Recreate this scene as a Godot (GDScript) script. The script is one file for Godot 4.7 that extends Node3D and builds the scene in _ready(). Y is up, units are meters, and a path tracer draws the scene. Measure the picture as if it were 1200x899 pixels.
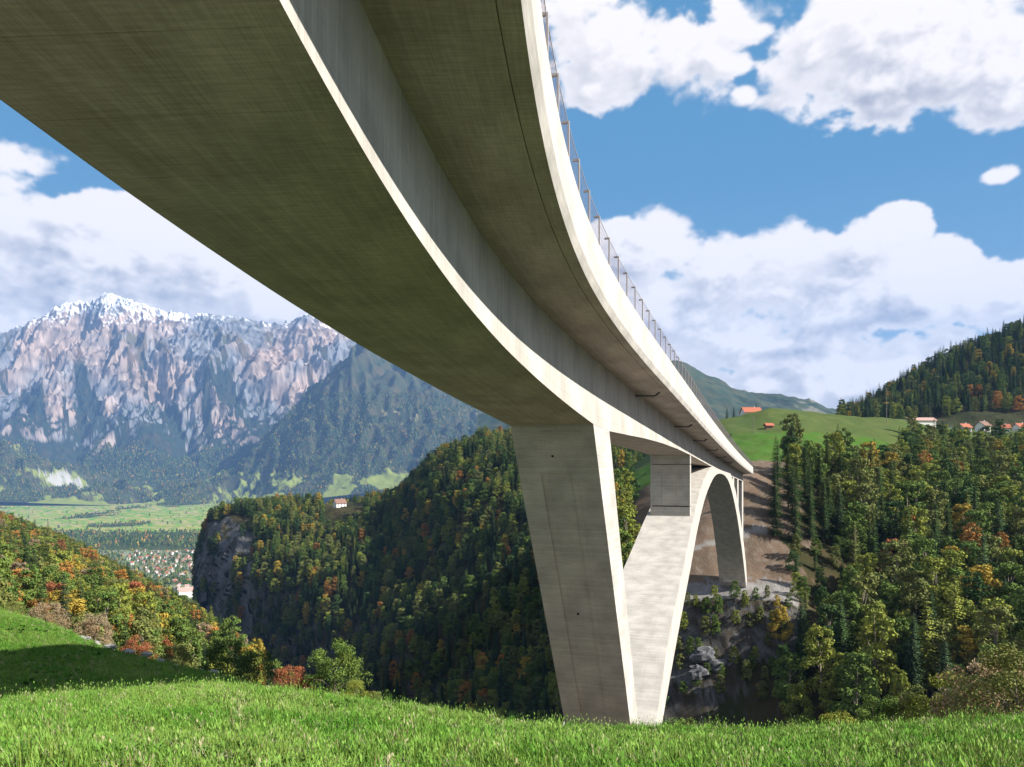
extends Node3D
# A concrete arch bridge over a wooded gorge in autumn, seen from a meadow under its curved end.
# Metres; x to the right, y up, the view goes towards -z. The eye is at the origin.

const F := 880.0          # focal length of the lens in pixels of a 1200 x 899 picture
const HORIZON := 548.0    # the row in which the true horizon lies

var rng := RandomNumberGenerator.new()
var taken := {}
var M := {}

# ---------------------------------------------------------------- small helpers
func at(u: float, v: float, dist: float) -> Vector3:
	return Vector3((u - 600.0) / F * dist, (HORIZON - v) / F * dist, -dist)

func col(r: float, g: float, b: float) -> Color:      # linear base colour -> sRGB for albedo_color
	return Color(r, g, b).linear_to_srgb()

func numbered(called: String) -> String:
	var n: int = taken.get(called, 0)
	taken[called] = n + 1
	return called if n == 0 else "%s_%03d" % [called, n]

func tag(o: Node, label: String, category := "", group := "", kind := "") -> Node:
	if label != "": o.set_meta("label", label)
	if category != "": o.set_meta("category", category)
	if group != "": o.set_meta("group", group)
	if kind != "": o.set_meta("kind", kind)
	return o

func thing(called: String, label: String, category: String, where := Vector3.ZERO, turn := 0.0, group := "") -> Node3D:
	var o := Node3D.new()
	o.name = numbered(called)
	add_child(o, true)
	o.position = where
	o.rotation.y = turn
	tag(o, label, category, group)
	return o

func part(parent: Node, called: String, mesh: Mesh, mat: Material, where := Vector3.ZERO) -> MeshInstance3D:
	var o := MeshInstance3D.new()
	o.name = numbered(called) if parent == self else called
	o.mesh = mesh
	if mat: o.material_override = mat
	parent.add_child(o, true)
	o.position = where
	return o

# A bag of triangles. face() turns every triangle so that it looks along n.
class Bag:
	var v := PackedVector3Array()
	var n := PackedVector3Array()
	var t := PackedVector2Array()
	var c := PackedColorArray()
	func tri(a: Vector3, b: Vector3, d: Vector3, na: Vector3, nb: Vector3, nd: Vector3, ta := Vector2.ZERO, tb := Vector2.ZERO, td := Vector2.ZERO, k := Color.WHITE) -> void:
		if (d - a).cross(b - a).dot(na + nb + nd) >= 0.0:
			v.append(a); v.append(b); v.append(d)
			n.append(na); n.append(nb); n.append(nd)
			t.append(ta); t.append(tb); t.append(td)
		else:
			v.append(a); v.append(d); v.append(b)
			n.append(na); n.append(nd); n.append(nb)
			t.append(ta); t.append(td); t.append(tb)
		c.append(k); c.append(k); c.append(k)
	func quad(a: Vector3, b: Vector3, d: Vector3, e: Vector3, nn: Vector3, uv := [Vector2.ZERO, Vector2.ZERO, Vector2.ZERO, Vector2.ZERO], k := Color.WHITE) -> void:
		tri(a, b, d, nn, nn, nn, uv[0], uv[1], uv[2], k)
		tri(a, d, e, nn, nn, nn, uv[0], uv[2], uv[3], k)
	# a leaf: flat, its own normal
	func leaf(a: Vector3, b: Vector3, d: Vector3, e: Vector3, k: Color) -> void:
		var nn := (d - a).cross(b - a).normalized()
		v.append(a); v.append(b); v.append(d); v.append(a); v.append(d); v.append(e)
		for i in 6:
			n.append(nn); c.append(k); t.append(Vector2.ZERO)
	func blade(a: Vector3, b: Vector3, d: Vector3, k: Color) -> void:
		var nn := (d - a).cross(b - a).normalized()
		v.append(a); v.append(b); v.append(d)
		for i in 3:
			n.append(nn); c.append(k); t.append(Vector2.ZERO)
	func box(lo: Vector3, hi: Vector3, k := Color.WHITE) -> void:
		hexa([Vector3(lo.x, lo.y, lo.z), Vector3(hi.x, lo.y, lo.z), Vector3(hi.x, lo.y, hi.z), Vector3(lo.x, lo.y, hi.z),
			Vector3(lo.x, hi.y, lo.z), Vector3(hi.x, hi.y, lo.z), Vector3(hi.x, hi.y, hi.z), Vector3(lo.x, hi.y, hi.z)], k)
	# eight corners: four below, four above, in the same order round
	func hexa(p: Array, k := Color.WHITE) -> void:
		var mid := Vector3.ZERO
		for q in p: mid += q / 8.0
		for f in [[0, 1, 2, 3], [4, 5, 6, 7], [0, 1, 5, 4], [1, 2, 6, 5], [2, 3, 7, 6], [3, 0, 4, 7]]:
			var a: Vector3 = p[f[0]]
			var b: Vector3 = p[f[1]]
			var d: Vector3 = p[f[2]]
			var e: Vector3 = p[f[3]]
			var nn := (d - a).cross(e - b).normalized()
			if nn.dot((a + b + d + e) / 4.0 - mid) < 0.0: nn = -nn
			var w := a.distance_to(b)
			var h := b.distance_to(d)
			quad(a, b, d, e, nn, [Vector2(0, 0), Vector2(w, 0), Vector2(w, h), Vector2(0, h)], k)
	# a round bar with tapering radius through points
	func tube(pts: Array, radii: Array, sides := 6, k := Color.WHITE) -> void:
		var rings := []
		for i in pts.size():
			var dir: Vector3 = (pts[mini(i + 1, pts.size() - 1)] - pts[maxi(i - 1, 0)]).normalized()
			var side := dir.cross(Vector3.UP if absf(dir.y) < 0.9 else Vector3.RIGHT).normalized()
			var other := dir.cross(side)
			var ring := []
			for j in sides:
				var a := TAU * j / sides
				ring.append(side * cos(a) + other * sin(a))
			rings.append(ring)
		for i in pts.size() - 1:
			for j in sides:
				var j2 := (j + 1) % sides
				var n0: Vector3 = rings[i][j]
				var n1: Vector3 = rings[i][j2]
				var n2: Vector3 = rings[i + 1][j2]
				var n3: Vector3 = rings[i + 1][j]
				var p0: Vector3 = pts[i] + n0 * radii[i]
				var p1: Vector3 = pts[i] + n1 * radii[i]
				var p2: Vector3 = pts[i + 1] + n2 * radii[i + 1]
				var p3: Vector3 = pts[i + 1] + n3 * radii[i + 1]
				tri(p0, p1, p2, n0, n1, n2, Vector2.ZERO, Vector2.ZERO, Vector2.ZERO, k)
				tri(p0, p2, p3, n0, n2, n3, Vector2.ZERO, Vector2.ZERO, Vector2.ZERO, k)
		for e in [0, pts.size() - 1]:
			var nn: Vector3 = (pts[0] - pts[1]).normalized() if e == 0 else (pts[-1] - pts[-2]).normalized()
			for j in sides:
				tri(pts[e], pts[e] + rings[e][j] * radii[e], pts[e] + rings[e][(j + 1) % sides] * radii[e], nn, nn, nn, Vector2.ZERO, Vector2.ZERO, Vector2.ZERO, k)
	# rows of profile points: smooth along the rows, sharp across the profile. Which way is out: away from mid[i].
	func sweep(rows: Array, mid: Array, s: Array, swap_uv := false, closed := false) -> void:
		var m: int = rows[0].size()
		for j in (m if closed else m - 1):
			var j2 := (j + 1) % m
			var norms := []
			var across := 0.0
			for q in j: across += rows[0][q].distance_to(rows[0][q + 1])
			var across2: float = across + rows[0][j].distance_to(rows[0][j2])
			for i in rows.size():
				var along: Vector3 = rows[mini(i + 1, rows.size() - 1)][j] - rows[maxi(i - 1, 0)][j]
				var nn: Vector3 = along.cross(rows[i][j2] - rows[i][j]).normalized()
				if nn.dot((rows[i][j] + rows[i][j2]) * 0.5 - mid[i]) < 0.0: nn = -nn
				norms.append(nn)
			for i in rows.size() - 1:
				var ua := Vector2(s[i], across)
				var ub := Vector2(s[i + 1], across)
				var uc := Vector2(s[i + 1], across2)
				var ud := Vector2(s[i], across2)
				if swap_uv:
					ua = Vector2(ua.y, ua.x); ub = Vector2(ub.y, ub.x); uc = Vector2(uc.y, uc.x); ud = Vector2(ud.y, ud.x)
				tri(rows[i][j], rows[i + 1][j], rows[i + 1][j2], norms[i], norms[i + 1], norms[i + 1], ua, ub, uc)
				tri(rows[i][j], rows[i + 1][j2], rows[i][j2], norms[i], norms[i + 1], norms[i], ua, uc, ud)
	func cap(ring: Array, nn: Vector3) -> void:
		var mid := Vector3.ZERO
		for q in ring: mid += q / ring.size()
		for j in ring.size():
			tri(mid, ring[j], ring[(j + 1) % ring.size()], nn, nn, nn, Vector2(mid.x, mid.y), Vector2(ring[j].x, ring[j].y), Vector2(ring[(j + 1) % ring.size()].x, ring[(j + 1) % ring.size()].y))
	func mesh(colours := false) -> ArrayMesh:
		var a := []
		a.resize(Mesh.ARRAY_MAX)
		a[Mesh.ARRAY_VERTEX] = v
		a[Mesh.ARRAY_NORMAL] = n
		if colours: a[Mesh.ARRAY_COLOR] = c
		else: a[Mesh.ARRAY_TEX_UV] = t
		var m := ArrayMesh.new()
		m.add_surface_from_arrays(Mesh.PRIMITIVE_TRIANGLES, a)
		return m

# ---------------------------------------------------------------- terrain: a net of points, smoothed into a sheet
class Sheet:
	var p := PackedVector3Array()
	var n := PackedVector3Array()
	var c := PackedColorArray()
	var w := 0
	var h := 0
	func put(net: Array, fine_u: int, fine_v: int) -> void:
		var nr := net.size()
		var nc: int = net[0].size()
		w = (nc - 1) * fine_u + 1
		h = (nr - 1) * fine_v + 1
		p.resize(w * h)
		# along the rows first
		var wide := []
		for r in nr:
			var line := PackedVector3Array()
			line.resize(w)
			var row: Array = net[r]
			for i in w:
				var k := mini(i / fine_u, nc - 2)
				var f := float(i - k * fine_u) / fine_u
				line[i] = Sheet.smooth(row[maxi(k - 1, 0)], row[k], row[k + 1], row[mini(k + 2, nc - 1)], f)
			wide.append(line)
		for j in h:
			var k := mini(j / fine_v, nr - 2)
			var f := float(j - k * fine_v) / fine_v
			var l0: PackedVector3Array = wide[maxi(k - 1, 0)]
			var l1: PackedVector3Array = wide[k]
			var l2: PackedVector3Array = wide[k + 1]
			var l3: PackedVector3Array = wide[mini(k + 2, nr - 1)]
			for i in w:
				p[j * w + i] = Sheet.smooth(l0[i], l1[i], l2[i], l3[i], f)
	static func smooth(a: Vector3, b: Vector3, d: Vector3, e: Vector3, f: float) -> Vector3:
		var m0 := (d - a) * 0.38
		var m1 := (e - b) * 0.38
		var f2 := f * f
		var f3 := f2 * f
		return b * (2.0 * f3 - 3.0 * f2 + 1.0) + m0 * (f3 - 2.0 * f2 + f) + d * (3.0 * f2 - 2.0 * f3) + m1 * (f3 - f2)
	func normals() -> void:
		n.resize(w * h)
		for j in h:
			for i in w:
				var a := p[j * w + mini(i + 1, w - 1)] - p[j * w + maxi(i - 1, 0)]
				var b := p[mini(j + 1, h - 1) * w + i] - p[maxi(j - 1, 0) * w + i]
				var nn := a.cross(b).normalized()
				n[j * w + i] = nn if nn.y >= 0.0 else -nn
	func sample(x: float, y: float) -> Vector3:           # x, y from 0 to 1
		var fx := clampf(x, 0.0, 1.0) * (w - 1)
		var fy := clampf(y, 0.0, 1.0) * (h - 1)
		var i := mini(int(fx), w - 2)
		var j := mini(int(fy), h - 2)
		fx -= i
		fy -= j
		return p[j * w + i].lerp(p[j * w + i + 1], fx).lerp(p[(j + 1) * w + i].lerp(p[(j + 1) * w + i + 1], fx), fy)
	func slope(x: float, y: float) -> Vector3:
		return n[int(clampf(y, 0, 1) * (h - 1)) * w + int(clampf(x, 0, 1) * (w - 1))]
	func mesh() -> ArrayMesh:
		var idx := PackedInt32Array()
		idx.resize((w - 1) * (h - 1) * 6)
		var q := 0
		# clockwise seen from the side of the normals
		var votes := 0
		for k in 400:
			var a0 := (k * 7919 % (h - 1)) * w + k * 104729 % (w - 1)
			votes += 1 if (p[a0 + w] - p[a0]).cross(p[a0 + 1] - p[a0]).dot(n[a0]) >= 0.0 else -1
		var flip := votes < 0
		for j in h - 1:
			for i in w - 1:
				var a := j * w + i
				var b := a + 1
				var d := a + w
				var e := d + 1
				if flip:
					idx[q] = a; idx[q + 1] = d; idx[q + 2] = b; idx[q + 3] = b; idx[q + 4] = d; idx[q + 5] = e
				else:
					idx[q] = a; idx[q + 1] = b; idx[q + 2] = d; idx[q + 3] = b; idx[q + 4] = e; idx[q + 5] = d
				q += 6
		var a := []
		a.resize(Mesh.ARRAY_MAX)
		a[Mesh.ARRAY_VERTEX] = p
		a[Mesh.ARRAY_NORMAL] = n
		if c.size(): a[Mesh.ARRAY_COLOR] = c
		a[Mesh.ARRAY_INDEX] = idx
		var m := ArrayMesh.new()
		m.add_surface_from_arrays(Mesh.PRIMITIVE_TRIANGLES, a)
		return m

func noise(seed_: int, scale: float, octaves := 4, kind := FastNoiseLite.TYPE_SIMPLEX_SMOOTH, ridged := false) -> FastNoiseLite:
	var f := FastNoiseLite.new()
	f.seed = seed_
	f.noise_type = kind
	f.frequency = 1.0 / scale
	f.fractal_type = FastNoiseLite.FRACTAL_RIDGED if ridged else FastNoiseLite.FRACTAL_FBM
	f.fractal_octaves = octaves
	return f

# a net from rows of [distance, row of the picture per column]
func net_of(columns: Array, rows: Array) -> Array:
	var net := []
	for r in rows:
		var line := []
		for k in columns.size():
			line.append(at(columns[k], r[1][k], r[0] if not r[0] is Array else r[0][k]))
		net.append(line)
	return net

# ---------------------------------------------------------------- textures and materials
func grey_image(nz: FastNoiseLite, w: int, h: int, out_w: int, out_h: int) -> Image:
	var im := nz.get_seamless_image(w, h)
	im.resize(out_w, out_h, Image.INTERPOLATE_CUBIC)
	return im

func concrete_images(woven: float) -> Array:
	var S := 1024                                   # eight metres of board-marked concrete, boards along u
	var streak := grey_image(noise(11, 9.0, 4), 48, 1024, S, S)
	var cloud := grey_image(noise(12, 190.0, 6), 512, 512, S, S)
	var fine := grey_image(noise(13, 3.0, 3), 1024, 1024, S, S)
	var cross := grey_image(noise(14, 12.0, 4), 1024, 96, S, S)
	var sd := streak.get_data()
	var cd := cloud.get_data()
	var fd := fine.get_data()
	var xd := cross.get_data()
	var r := RandomNumberGenerator.new()
	r.seed = 5
	var lift := []
	var edge := []
	var y := 0
	while y < S:                                    # the boards
		var wd := r.randi_range(15, 24)
		var tone := r.randf_range(-0.05, 0.05)
		for k in wd:
			lift.append(tone)
			edge.append(k == 0)
		y += wd
	var out := PackedByteArray()
	out.resize(S * S * 3)
	var hgt := PackedByteArray()
	hgt.resize(S * S)
	for j in S:
		var ln: float = lift[j]
		var ed: bool = edge[j]
		for i in S:
			var q := j * S + i
			var a := 0.84 + ln * 0.5 + (sd[q] - 128) / 128.0 * 0.055 + (cd[q] - 128) / 128.0 * 0.075 + (fd[q] - 128) / 128.0 * 0.05 + (xd[q] - 128) / 128.0 * woven
			if i % 256 < 2: a -= 0.06 + woven
			if j % 512 < 2: a -= 0.06
			if ed: a -= 0.03
			var pore := 0.0
			if fd[q] < 62 and sd[q] > 120: pore = 0.06
			a = clampf(a - pore, 0.0, 1.0)
			var b := int(a * 255.0)
			out[q * 3] = b
			out[q * 3 + 1] = int(b * 0.985)
			out[q * 3 + 2] = int(b * 0.945)
			hgt[q] = clampi(int(150 + ln * 500 + (sd[q] - 128) * 0.35 + (fd[q] - 128) * 0.3 - (60 if ed else 0) - pore * 600.0), 0, 255)
	return [Image.create_from_data(S, S, false, Image.FORMAT_RGB8, out), Image.create_from_data(S, S, false, Image.FORMAT_L8, hgt)]

func tex(im: Image) -> ImageTexture:
	im.generate_mipmaps()
	return ImageTexture.create_from_image(im)

func plain(r: float, g: float, b: float, rough := 0.85) -> StandardMaterial3D:
	var m := StandardMaterial3D.new()
	m.albedo_color = col(r, g, b)
	m.roughness = rough
	m.metallic_specular = 0.3
	return m

func vertex_mat(rough := 0.95, tint := Color.WHITE, back := 0.0) -> StandardMaterial3D:
	var m := StandardMaterial3D.new()
	m.vertex_color_use_as_albedo = true
	m.albedo_color = tint
	m.roughness = rough
	m.metallic_specular = 0.15
	m.cull_mode = BaseMaterial3D.CULL_DISABLED
	if back > 0.0:
		m.backlight_enabled = true
		m.backlight = Color(back, back, back)
	return m

func noise_tex(nz: FastNoiseLite, lo: Color, hi: Color, size := 512) -> NoiseTexture2D:
	var t := NoiseTexture2D.new()
	t.width = size
	t.height = size
	t.seamless = true
	t.noise = nz
	var g := Gradient.new()
	g.set_color(0, lo)
	g.set_color(1, hi)
	t.color_ramp = g
	return t

func make_materials() -> void:
	var ci := concrete_images(0.022)
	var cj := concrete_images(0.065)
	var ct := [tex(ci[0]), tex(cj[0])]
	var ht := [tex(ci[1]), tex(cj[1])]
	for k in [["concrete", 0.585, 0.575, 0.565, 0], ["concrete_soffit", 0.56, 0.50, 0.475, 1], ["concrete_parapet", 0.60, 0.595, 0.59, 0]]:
		var m := StandardMaterial3D.new()
		m.albedo_color = col(k[1], k[2], k[3])
		m.albedo_texture = ct[k[4]]
		m.roughness = 0.86
		m.metallic_specular = 0.3
		m.uv1_scale = Vector3(0.125, 0.125, 1)
		m.heightmap_enabled = true
		m.heightmap_texture = ht[k[4]]
		m.heightmap_scale = 0.6
		M[k[0]] = m
	M.steel = plain(0.40, 0.36, 0.34, 0.55)
	M.wire = plain(0.34, 0.25, 0.24, 0.6)
	M.pipe = plain(0.10, 0.10, 0.10, 0.5)
	M.hole = plain(0.04, 0.04, 0.035)
	M.asphalt = plain(0.06, 0.06, 0.06)
	M.bark = plain(0.16, 0.13, 0.10)
	M.bark_pale = plain(0.26, 0.22, 0.18)
	M.ground = vertex_mat()
	for g in [["meadow", 0.7, 0.8, 5.0], ["soil", 1.2, 3.0, 7.0], ["forest_floor", 5.0, 20.0, 60.0]]:
		var m := vertex_mat()
		m.uv1_triplanar = true
		m.uv1_world_triplanar = true
		m.uv1_scale = Vector3.ONE / g[3]
		m.albedo_texture = noise_tex(noise(31, 40.0, 5), Color(0.62, 0.62, 0.62), Color(1, 1, 1))
		m.heightmap_enabled = true
		m.heightmap_texture = noise_tex(noise(32, 24.0, 5), Color.BLACK, Color.WHITE)
		m.heightmap_scale = g[1] * 8.0
		M[g[0]] = m
	M.rock = plain(0.22, 0.22, 0.225)
	M.rock.albedo_texture = noise_tex(noise(41, 60.0, 5), Color(0.45, 0.45, 0.47), Color(1, 1, 1))
	M.rock.uv1_triplanar = true
	M.rock.uv1_world_triplanar = true
	M.rock.uv1_scale = Vector3.ONE / 9.0
	M.leaf = vertex_mat(0.7, Color.WHITE, 0.55)
	M.grass = vertex_mat(0.7, Color.WHITE, 0.5)
	M.white_wall = plain(0.72, 0.70, 0.66)
	M.grey_wall = plain(0.45, 0.45, 0.46)
	M.red_roof = plain(0.36, 0.12, 0.07)
	M.brown_roof = plain(0.20, 0.12, 0.09)
	M.pink_roof = plain(0.42, 0.26, 0.22)
	M.window = plain(0.05, 0.06, 0.07, 0.2)
	M.wood = plain(0.20, 0.17, 0.14)
	M.stone = plain(0.45, 0.44, 0.42)
	M.stone.albedo_texture = noise_tex(noise(43, 30.0, 4), Color(0.6, 0.6, 0.6), Color(1, 1, 1), 256)
	M.stone.uv1_triplanar = true

# ---------------------------------------------------------------- sky: air and clouds only
var cl_big: FastNoiseLite
var cl_mid: FastNoiseLite
var cl_warp: FastNoiseLite
const CLOUDS := [ # bearing and height in degrees, half sizes in degrees, strength
	[28.6, 26.2, 7.5, 3.5, 1.15], [33.4, 23.9, 3.6, 2.7, 1.00], [23.4, 27.0, 3.3, 2.8, 0.90], [25.0, 24.5, 2.1, 1.7, 0.80], [30.6, 27.8, 6.8, 1.8, 0.90], [5.8, 29.9, 3.9, 2.9, 0.80],
	[9.0, 27.5, 3.8, 1.8, 0.90], [12.8, 27.9, 3.7, 2.5, 0.85], [15.9, 29.8, 3.0, 1.4, 0.70], [6.5, 26.8, 2.6, 1.3, 0.70], [17.7, 30.3, 3.5, 0.8, 0.60], [33.0, 18.1, 0.9, 0.5, 0.80],
	[17.1, 25.4, 0.8, 0.5, 0.70], [10.0, 15.5, 3.2, 2.4, 1.00], [12.2, 16.0, 1.9, 1.5, 0.90], [7.8, 17.1, 2.2, 1.2, 0.80], [10.9, 11.8, 3.8, 3.1, 1.00], [17.7, 13.3, 4.7, 2.9, 1.10],
	[20.6, 14.8, 3.4, 2.0, 1.00], [25.0, 14.9, 2.4, 1.4, 1.05], [27.1, 15.4, 1.8, 1.5, 1.10], [29.1, 13.8, 1.7, 1.1, 0.80], [23.9, 11.6, 4.9, 2.9, 1.10], [28.6, 11.7, 4.0, 2.2, 1.10],
	[32.5, 11.0, 2.8, 1.6, 1.00], [34.3, 10.0, 2.7, 2.1, 1.00], [16.5, 9.2, 4.2, 3.0, 0.90], [21.7, 7.7, 4.5, 2.4, 0.95], [27.1, 8.5, 4.1, 1.4, 0.70], [18.8, 5.4, 6.4, 1.8, 0.85],
	[24.4, 5.5, 4.3, 1.5, 0.80], [32.0, 8.7, 2.8, 0.8, 0.50], [14.0, 7.4, 3.1, 2.5, 0.80], [-32.5, 15.2, 3.7, 1.8, 1.05], [-29.1, 16.2, 2.5, 1.5, 0.95], [-27.1, 14.6, 5.7, 2.2, 1.15],
	[-31.5, 11.9, 6.6, 2.7, 1.10], [-21.7, 13.5, 6.2, 2.6, 1.15], [-17.1, 11.5, 5.4, 2.4, 1.10], [-24.4, 10.4, 10.8, 1.7, 1.00], [-12.8, 9.3, 5.0, 1.2, 0.90], [-32.9, 18.9, 2.3, 0.9, 0.55],
	[-33.8, 17.4, 1.8, 1.0, 0.60], [-36.9, 13.2, 3.8, 3.0, 1.00], [38.1, 11.0, 3.6, 2.5, 1.00], [38.5, 23.5, 4.4, 2.6, 0.90],
	[20.6, 5.0, 8.6, 2.1, 1.05], [26.6, 6.3, 4.7, 1.7, 0.90], [-31.5, 9.0, 10.4, 2.2, 1.10], [-14.0, 9.8, 5.5, 2.2, 1.05], [13.4, 9.9, 3.1, 3.7, 0.95], [32.0, 7.0, 4.2, 1.4, 0.75],
]

func cloud_amount(az: float, el: float, d: Vector3) -> float:
	var s := -0.45
	var inside := 1.0 - smoothstep(34.0, 48.0, absf(az)) 
	inside *= 1.0 - smoothstep(33.0, 42.0, el)
	if inside > 0.0:
		for k in CLOUDS:
			var x: float = (az - k[0]) / k[2]
			var y: float = (el - k[1]) / k[3]
			var r := x * x + y * y
			if r < 3.2: s = maxf(s, k[4] * (1.0 - r * 0.45))
	var wild := cl_big.get_noise_3dv(d * Vector3(1.0, 2.2, 1.0)) * 1.3 + 0.22
	s = lerpf(wild, s - 0.12, inside)
	var wp := Vector3(cl_warp.get_noise_3dv(d), cl_warp.get_noise_3dv(d + Vector3(7, 3, 1)), 0.0) * 0.012
	var nz := cl_mid.get_noise_3dv((d + wp) * Vector3(1.0, 1.55, 1.0))
	return s * 0.92 + nz * 0.76 - 0.10

func sky_at(az: float, el: float) -> Color:
	var a := deg_to_rad(az)
	var e := deg_to_rad(el)
	var d := Vector3(sin(a) * cos(e), sin(e), -cos(a) * cos(e))
	var up := clampf(el / 90.0, 0.0, 1.0)
	var blue := Color(0.100, 0.186, 0.267).lerp(Color(0.041, 0.129, 0.233), smoothstep(0.0, 0.26, up)).lerp(Color(0.023, 0.077, 0.181), smoothstep(0.26, 1.0, up))
	var m := cloud_amount(az, el, d)
	if m <= 0.0: return blue
	# thicker towards the sun (right and up)? then this side lies in its own cloud's shade
	var near_ := lit_side(az, el, 0.7, m)
	var wide_ := lit_side(az, el, 2.6, m)
	var shade := clampf(0.34 + wide_ * 0.75 + near_ * 0.9, 0.0, 1.0) * smoothstep(0.05, 0.6, m)
	var white := Color(0.490, 0.462, 0.450).lerp(Color(0.175, 0.186, 0.225), shade)
	var soft := lerpf(0.16, 0.24, smoothstep(14.0, 24.0, el)) + lerpf(0.16, 0.42, smoothstep(14.0, 24.0, el)) * clampf(0.3 + cl_big.get_noise_3dv(d * 2.3) * 1.5, 0.0, 1.0)
	return blue.lerp(white, smoothstep(0.0, soft, m))

func lit_side(az: float, el: float, step: float, m: float) -> float:
	var a2 := deg_to_rad(az + step)
	var e2 := deg_to_rad(el + step * 0.9)
	return cloud_amount(az + step, el + step * 0.9, Vector3(sin(a2) * cos(e2), sin(e2), -cos(a2) * cos(e2))) - m

func make_sky() -> Sky:
	cl_big = noise(71, 0.42, 3)
	cl_mid = noise(72, 0.085, 8)
	cl_mid.fractal_gain = 0.58
	cl_warp = noise(73, 0.12, 3)
	var W := 4096
	var H := 2048
	var low := Image.create(512, 256, false, Image.FORMAT_RGBF)
	for j in 128:
		var el := 90.0 - (j + 0.5) * 180.0 / 256.0
		for i in 512:
			low.set_pixel(i, j, sky_at(wrapf((i + 0.5) * 360.0 / 512.0, -180.0, 180.0), el))
	for j in range(128, 256):
		for i in 512: low.set_pixel(i, j, Color(0.11, 0.15, 0.18))
	low.resize(W, H, Image.INTERPOLATE_CUBIC)
	var j0 := int((90.0 - 35.0) / 180.0 * H)
	var i0 := int(42.0 / 360.0 * W)
	for j in range(j0, H / 2):
		var el := 90.0 - (j + 0.5) * 180.0 / H
		for i in range(-i0, i0):                        # straight ahead is the first column
			low.set_pixel(posmod(i, W), j, sky_at((i + 0.5) * 360.0 / W, el))
	var pm := PanoramaSkyMaterial.new()
	pm.panorama = ImageTexture.create_from_image(low)
	var s := Sky.new()
	s.sky_material = pm
	return s

# ---------------------------------------------------------------- the bridge
const KNOTS := [-60.0, 0.0, 8.0, 16.0, 24.0, 32.0, 40.0, 50.0, 75.0, 232.0]
const TURN := [-0.02, -0.022, 0.0491, 0.1252, 0.2067, 0.2903, 0.3342, 0.3439, 0.3428, 0.3744]
const BRIDGE_END := 228.0
const OVERHANG := 2.8
const BOX := 5.2
var edge_x := {}

func turn_at(z: float) -> float:
	for k in KNOTS.size() - 1:
		if z <= KNOTS[k + 1]:
			return lerpf(TURN[k], TURN[k + 1], clampf((z - KNOTS[k]) / (KNOTS[k + 1] - KNOTS[k]), 0.0, 1.0))
	return TURN[-1]

func edge_at(z: float) -> float:                    # the right deck edge in plan: x at distance z
	var x := -0.2985
	var steps := maxi(1, int(absf(z) / 0.5))
	var dz := z / steps
	for i in steps: x += turn_at((i + 0.5) * dz) * dz
	return x

func fall(z: float) -> float:                       # the road goes gently downhill
	return -0.05341 * z + 0.0085 * maxf(0.0, z - 45.0)

# a point of the bridge: station z, c metres left of the right deck edge, y above the level line
func br(z: float, c: float, y: float) -> Vector3:
	if not edge_x.has(z): edge_x[z] = edge_at(z)
	var m := turn_at(z)
	var q := 1.0 / sqrt(1.0 + m * m)
	return Vector3(edge_x[z] - c * q, y + fall(z), -(z + c * q * m))

func soffit(z: float) -> float:                     # depth of the box girder: deeper over the inclined pier
	var d := [[-60, 6.45], [6, 6.42], [12, 6.3], [18, 6.15], [24, 5.95], [30, 5.68], [36, 5.32], [43.4, 4.88], [47.9, 4.9], [54, 5.2], [62, 5.6], [72, 5.98], [84, 6.26], [97, 6.4], [240, 6.42]]
	for k in d.size() - 1:
		if z <= d[k + 1][0]: return lerpf(d[k][1], d[k + 1][1], (z - d[k][0]) / (d[k + 1][0] - d[k][0]))
	return 6.42

func br_abs(z: float, c: float, y: float) -> Vector3:   # y as a true height
	var p := br(z, c, 0.0)
	return Vector3(p.x, y, p.z)

func table(d: Array, z: float) -> float:
	for k in d.size() - 1:
		if z <= d[k + 1][0]:
			var f := clampf((z - d[k][0]) / (d[k + 1][0] - d[k][0]), 0.0, 1.0)
			var m0: float = (d[k + 1][1] - d[maxi(k - 1, 0)][1]) / (d[k + 1][0] - d[maxi(k - 1, 0)][0])
			var m1: float = (d[mini(k + 2, d.size() - 1)][1] - d[k][1]) / (d[mini(k + 2, d.size() - 1)][0] - d[k][0])
			var L: float = d[k + 1][0] - d[k][0]
			var f2 := f * f
			var f3 := f2 * f
			return d[k][1] * (2 * f3 - 3 * f2 + 1) + m0 * L * (f3 - 2 * f2 + f) + d[k + 1][1] * (3 * f2 - 2 * f3) + m1 * L * (f3 - f2)
	return d[-1][1]

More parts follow.
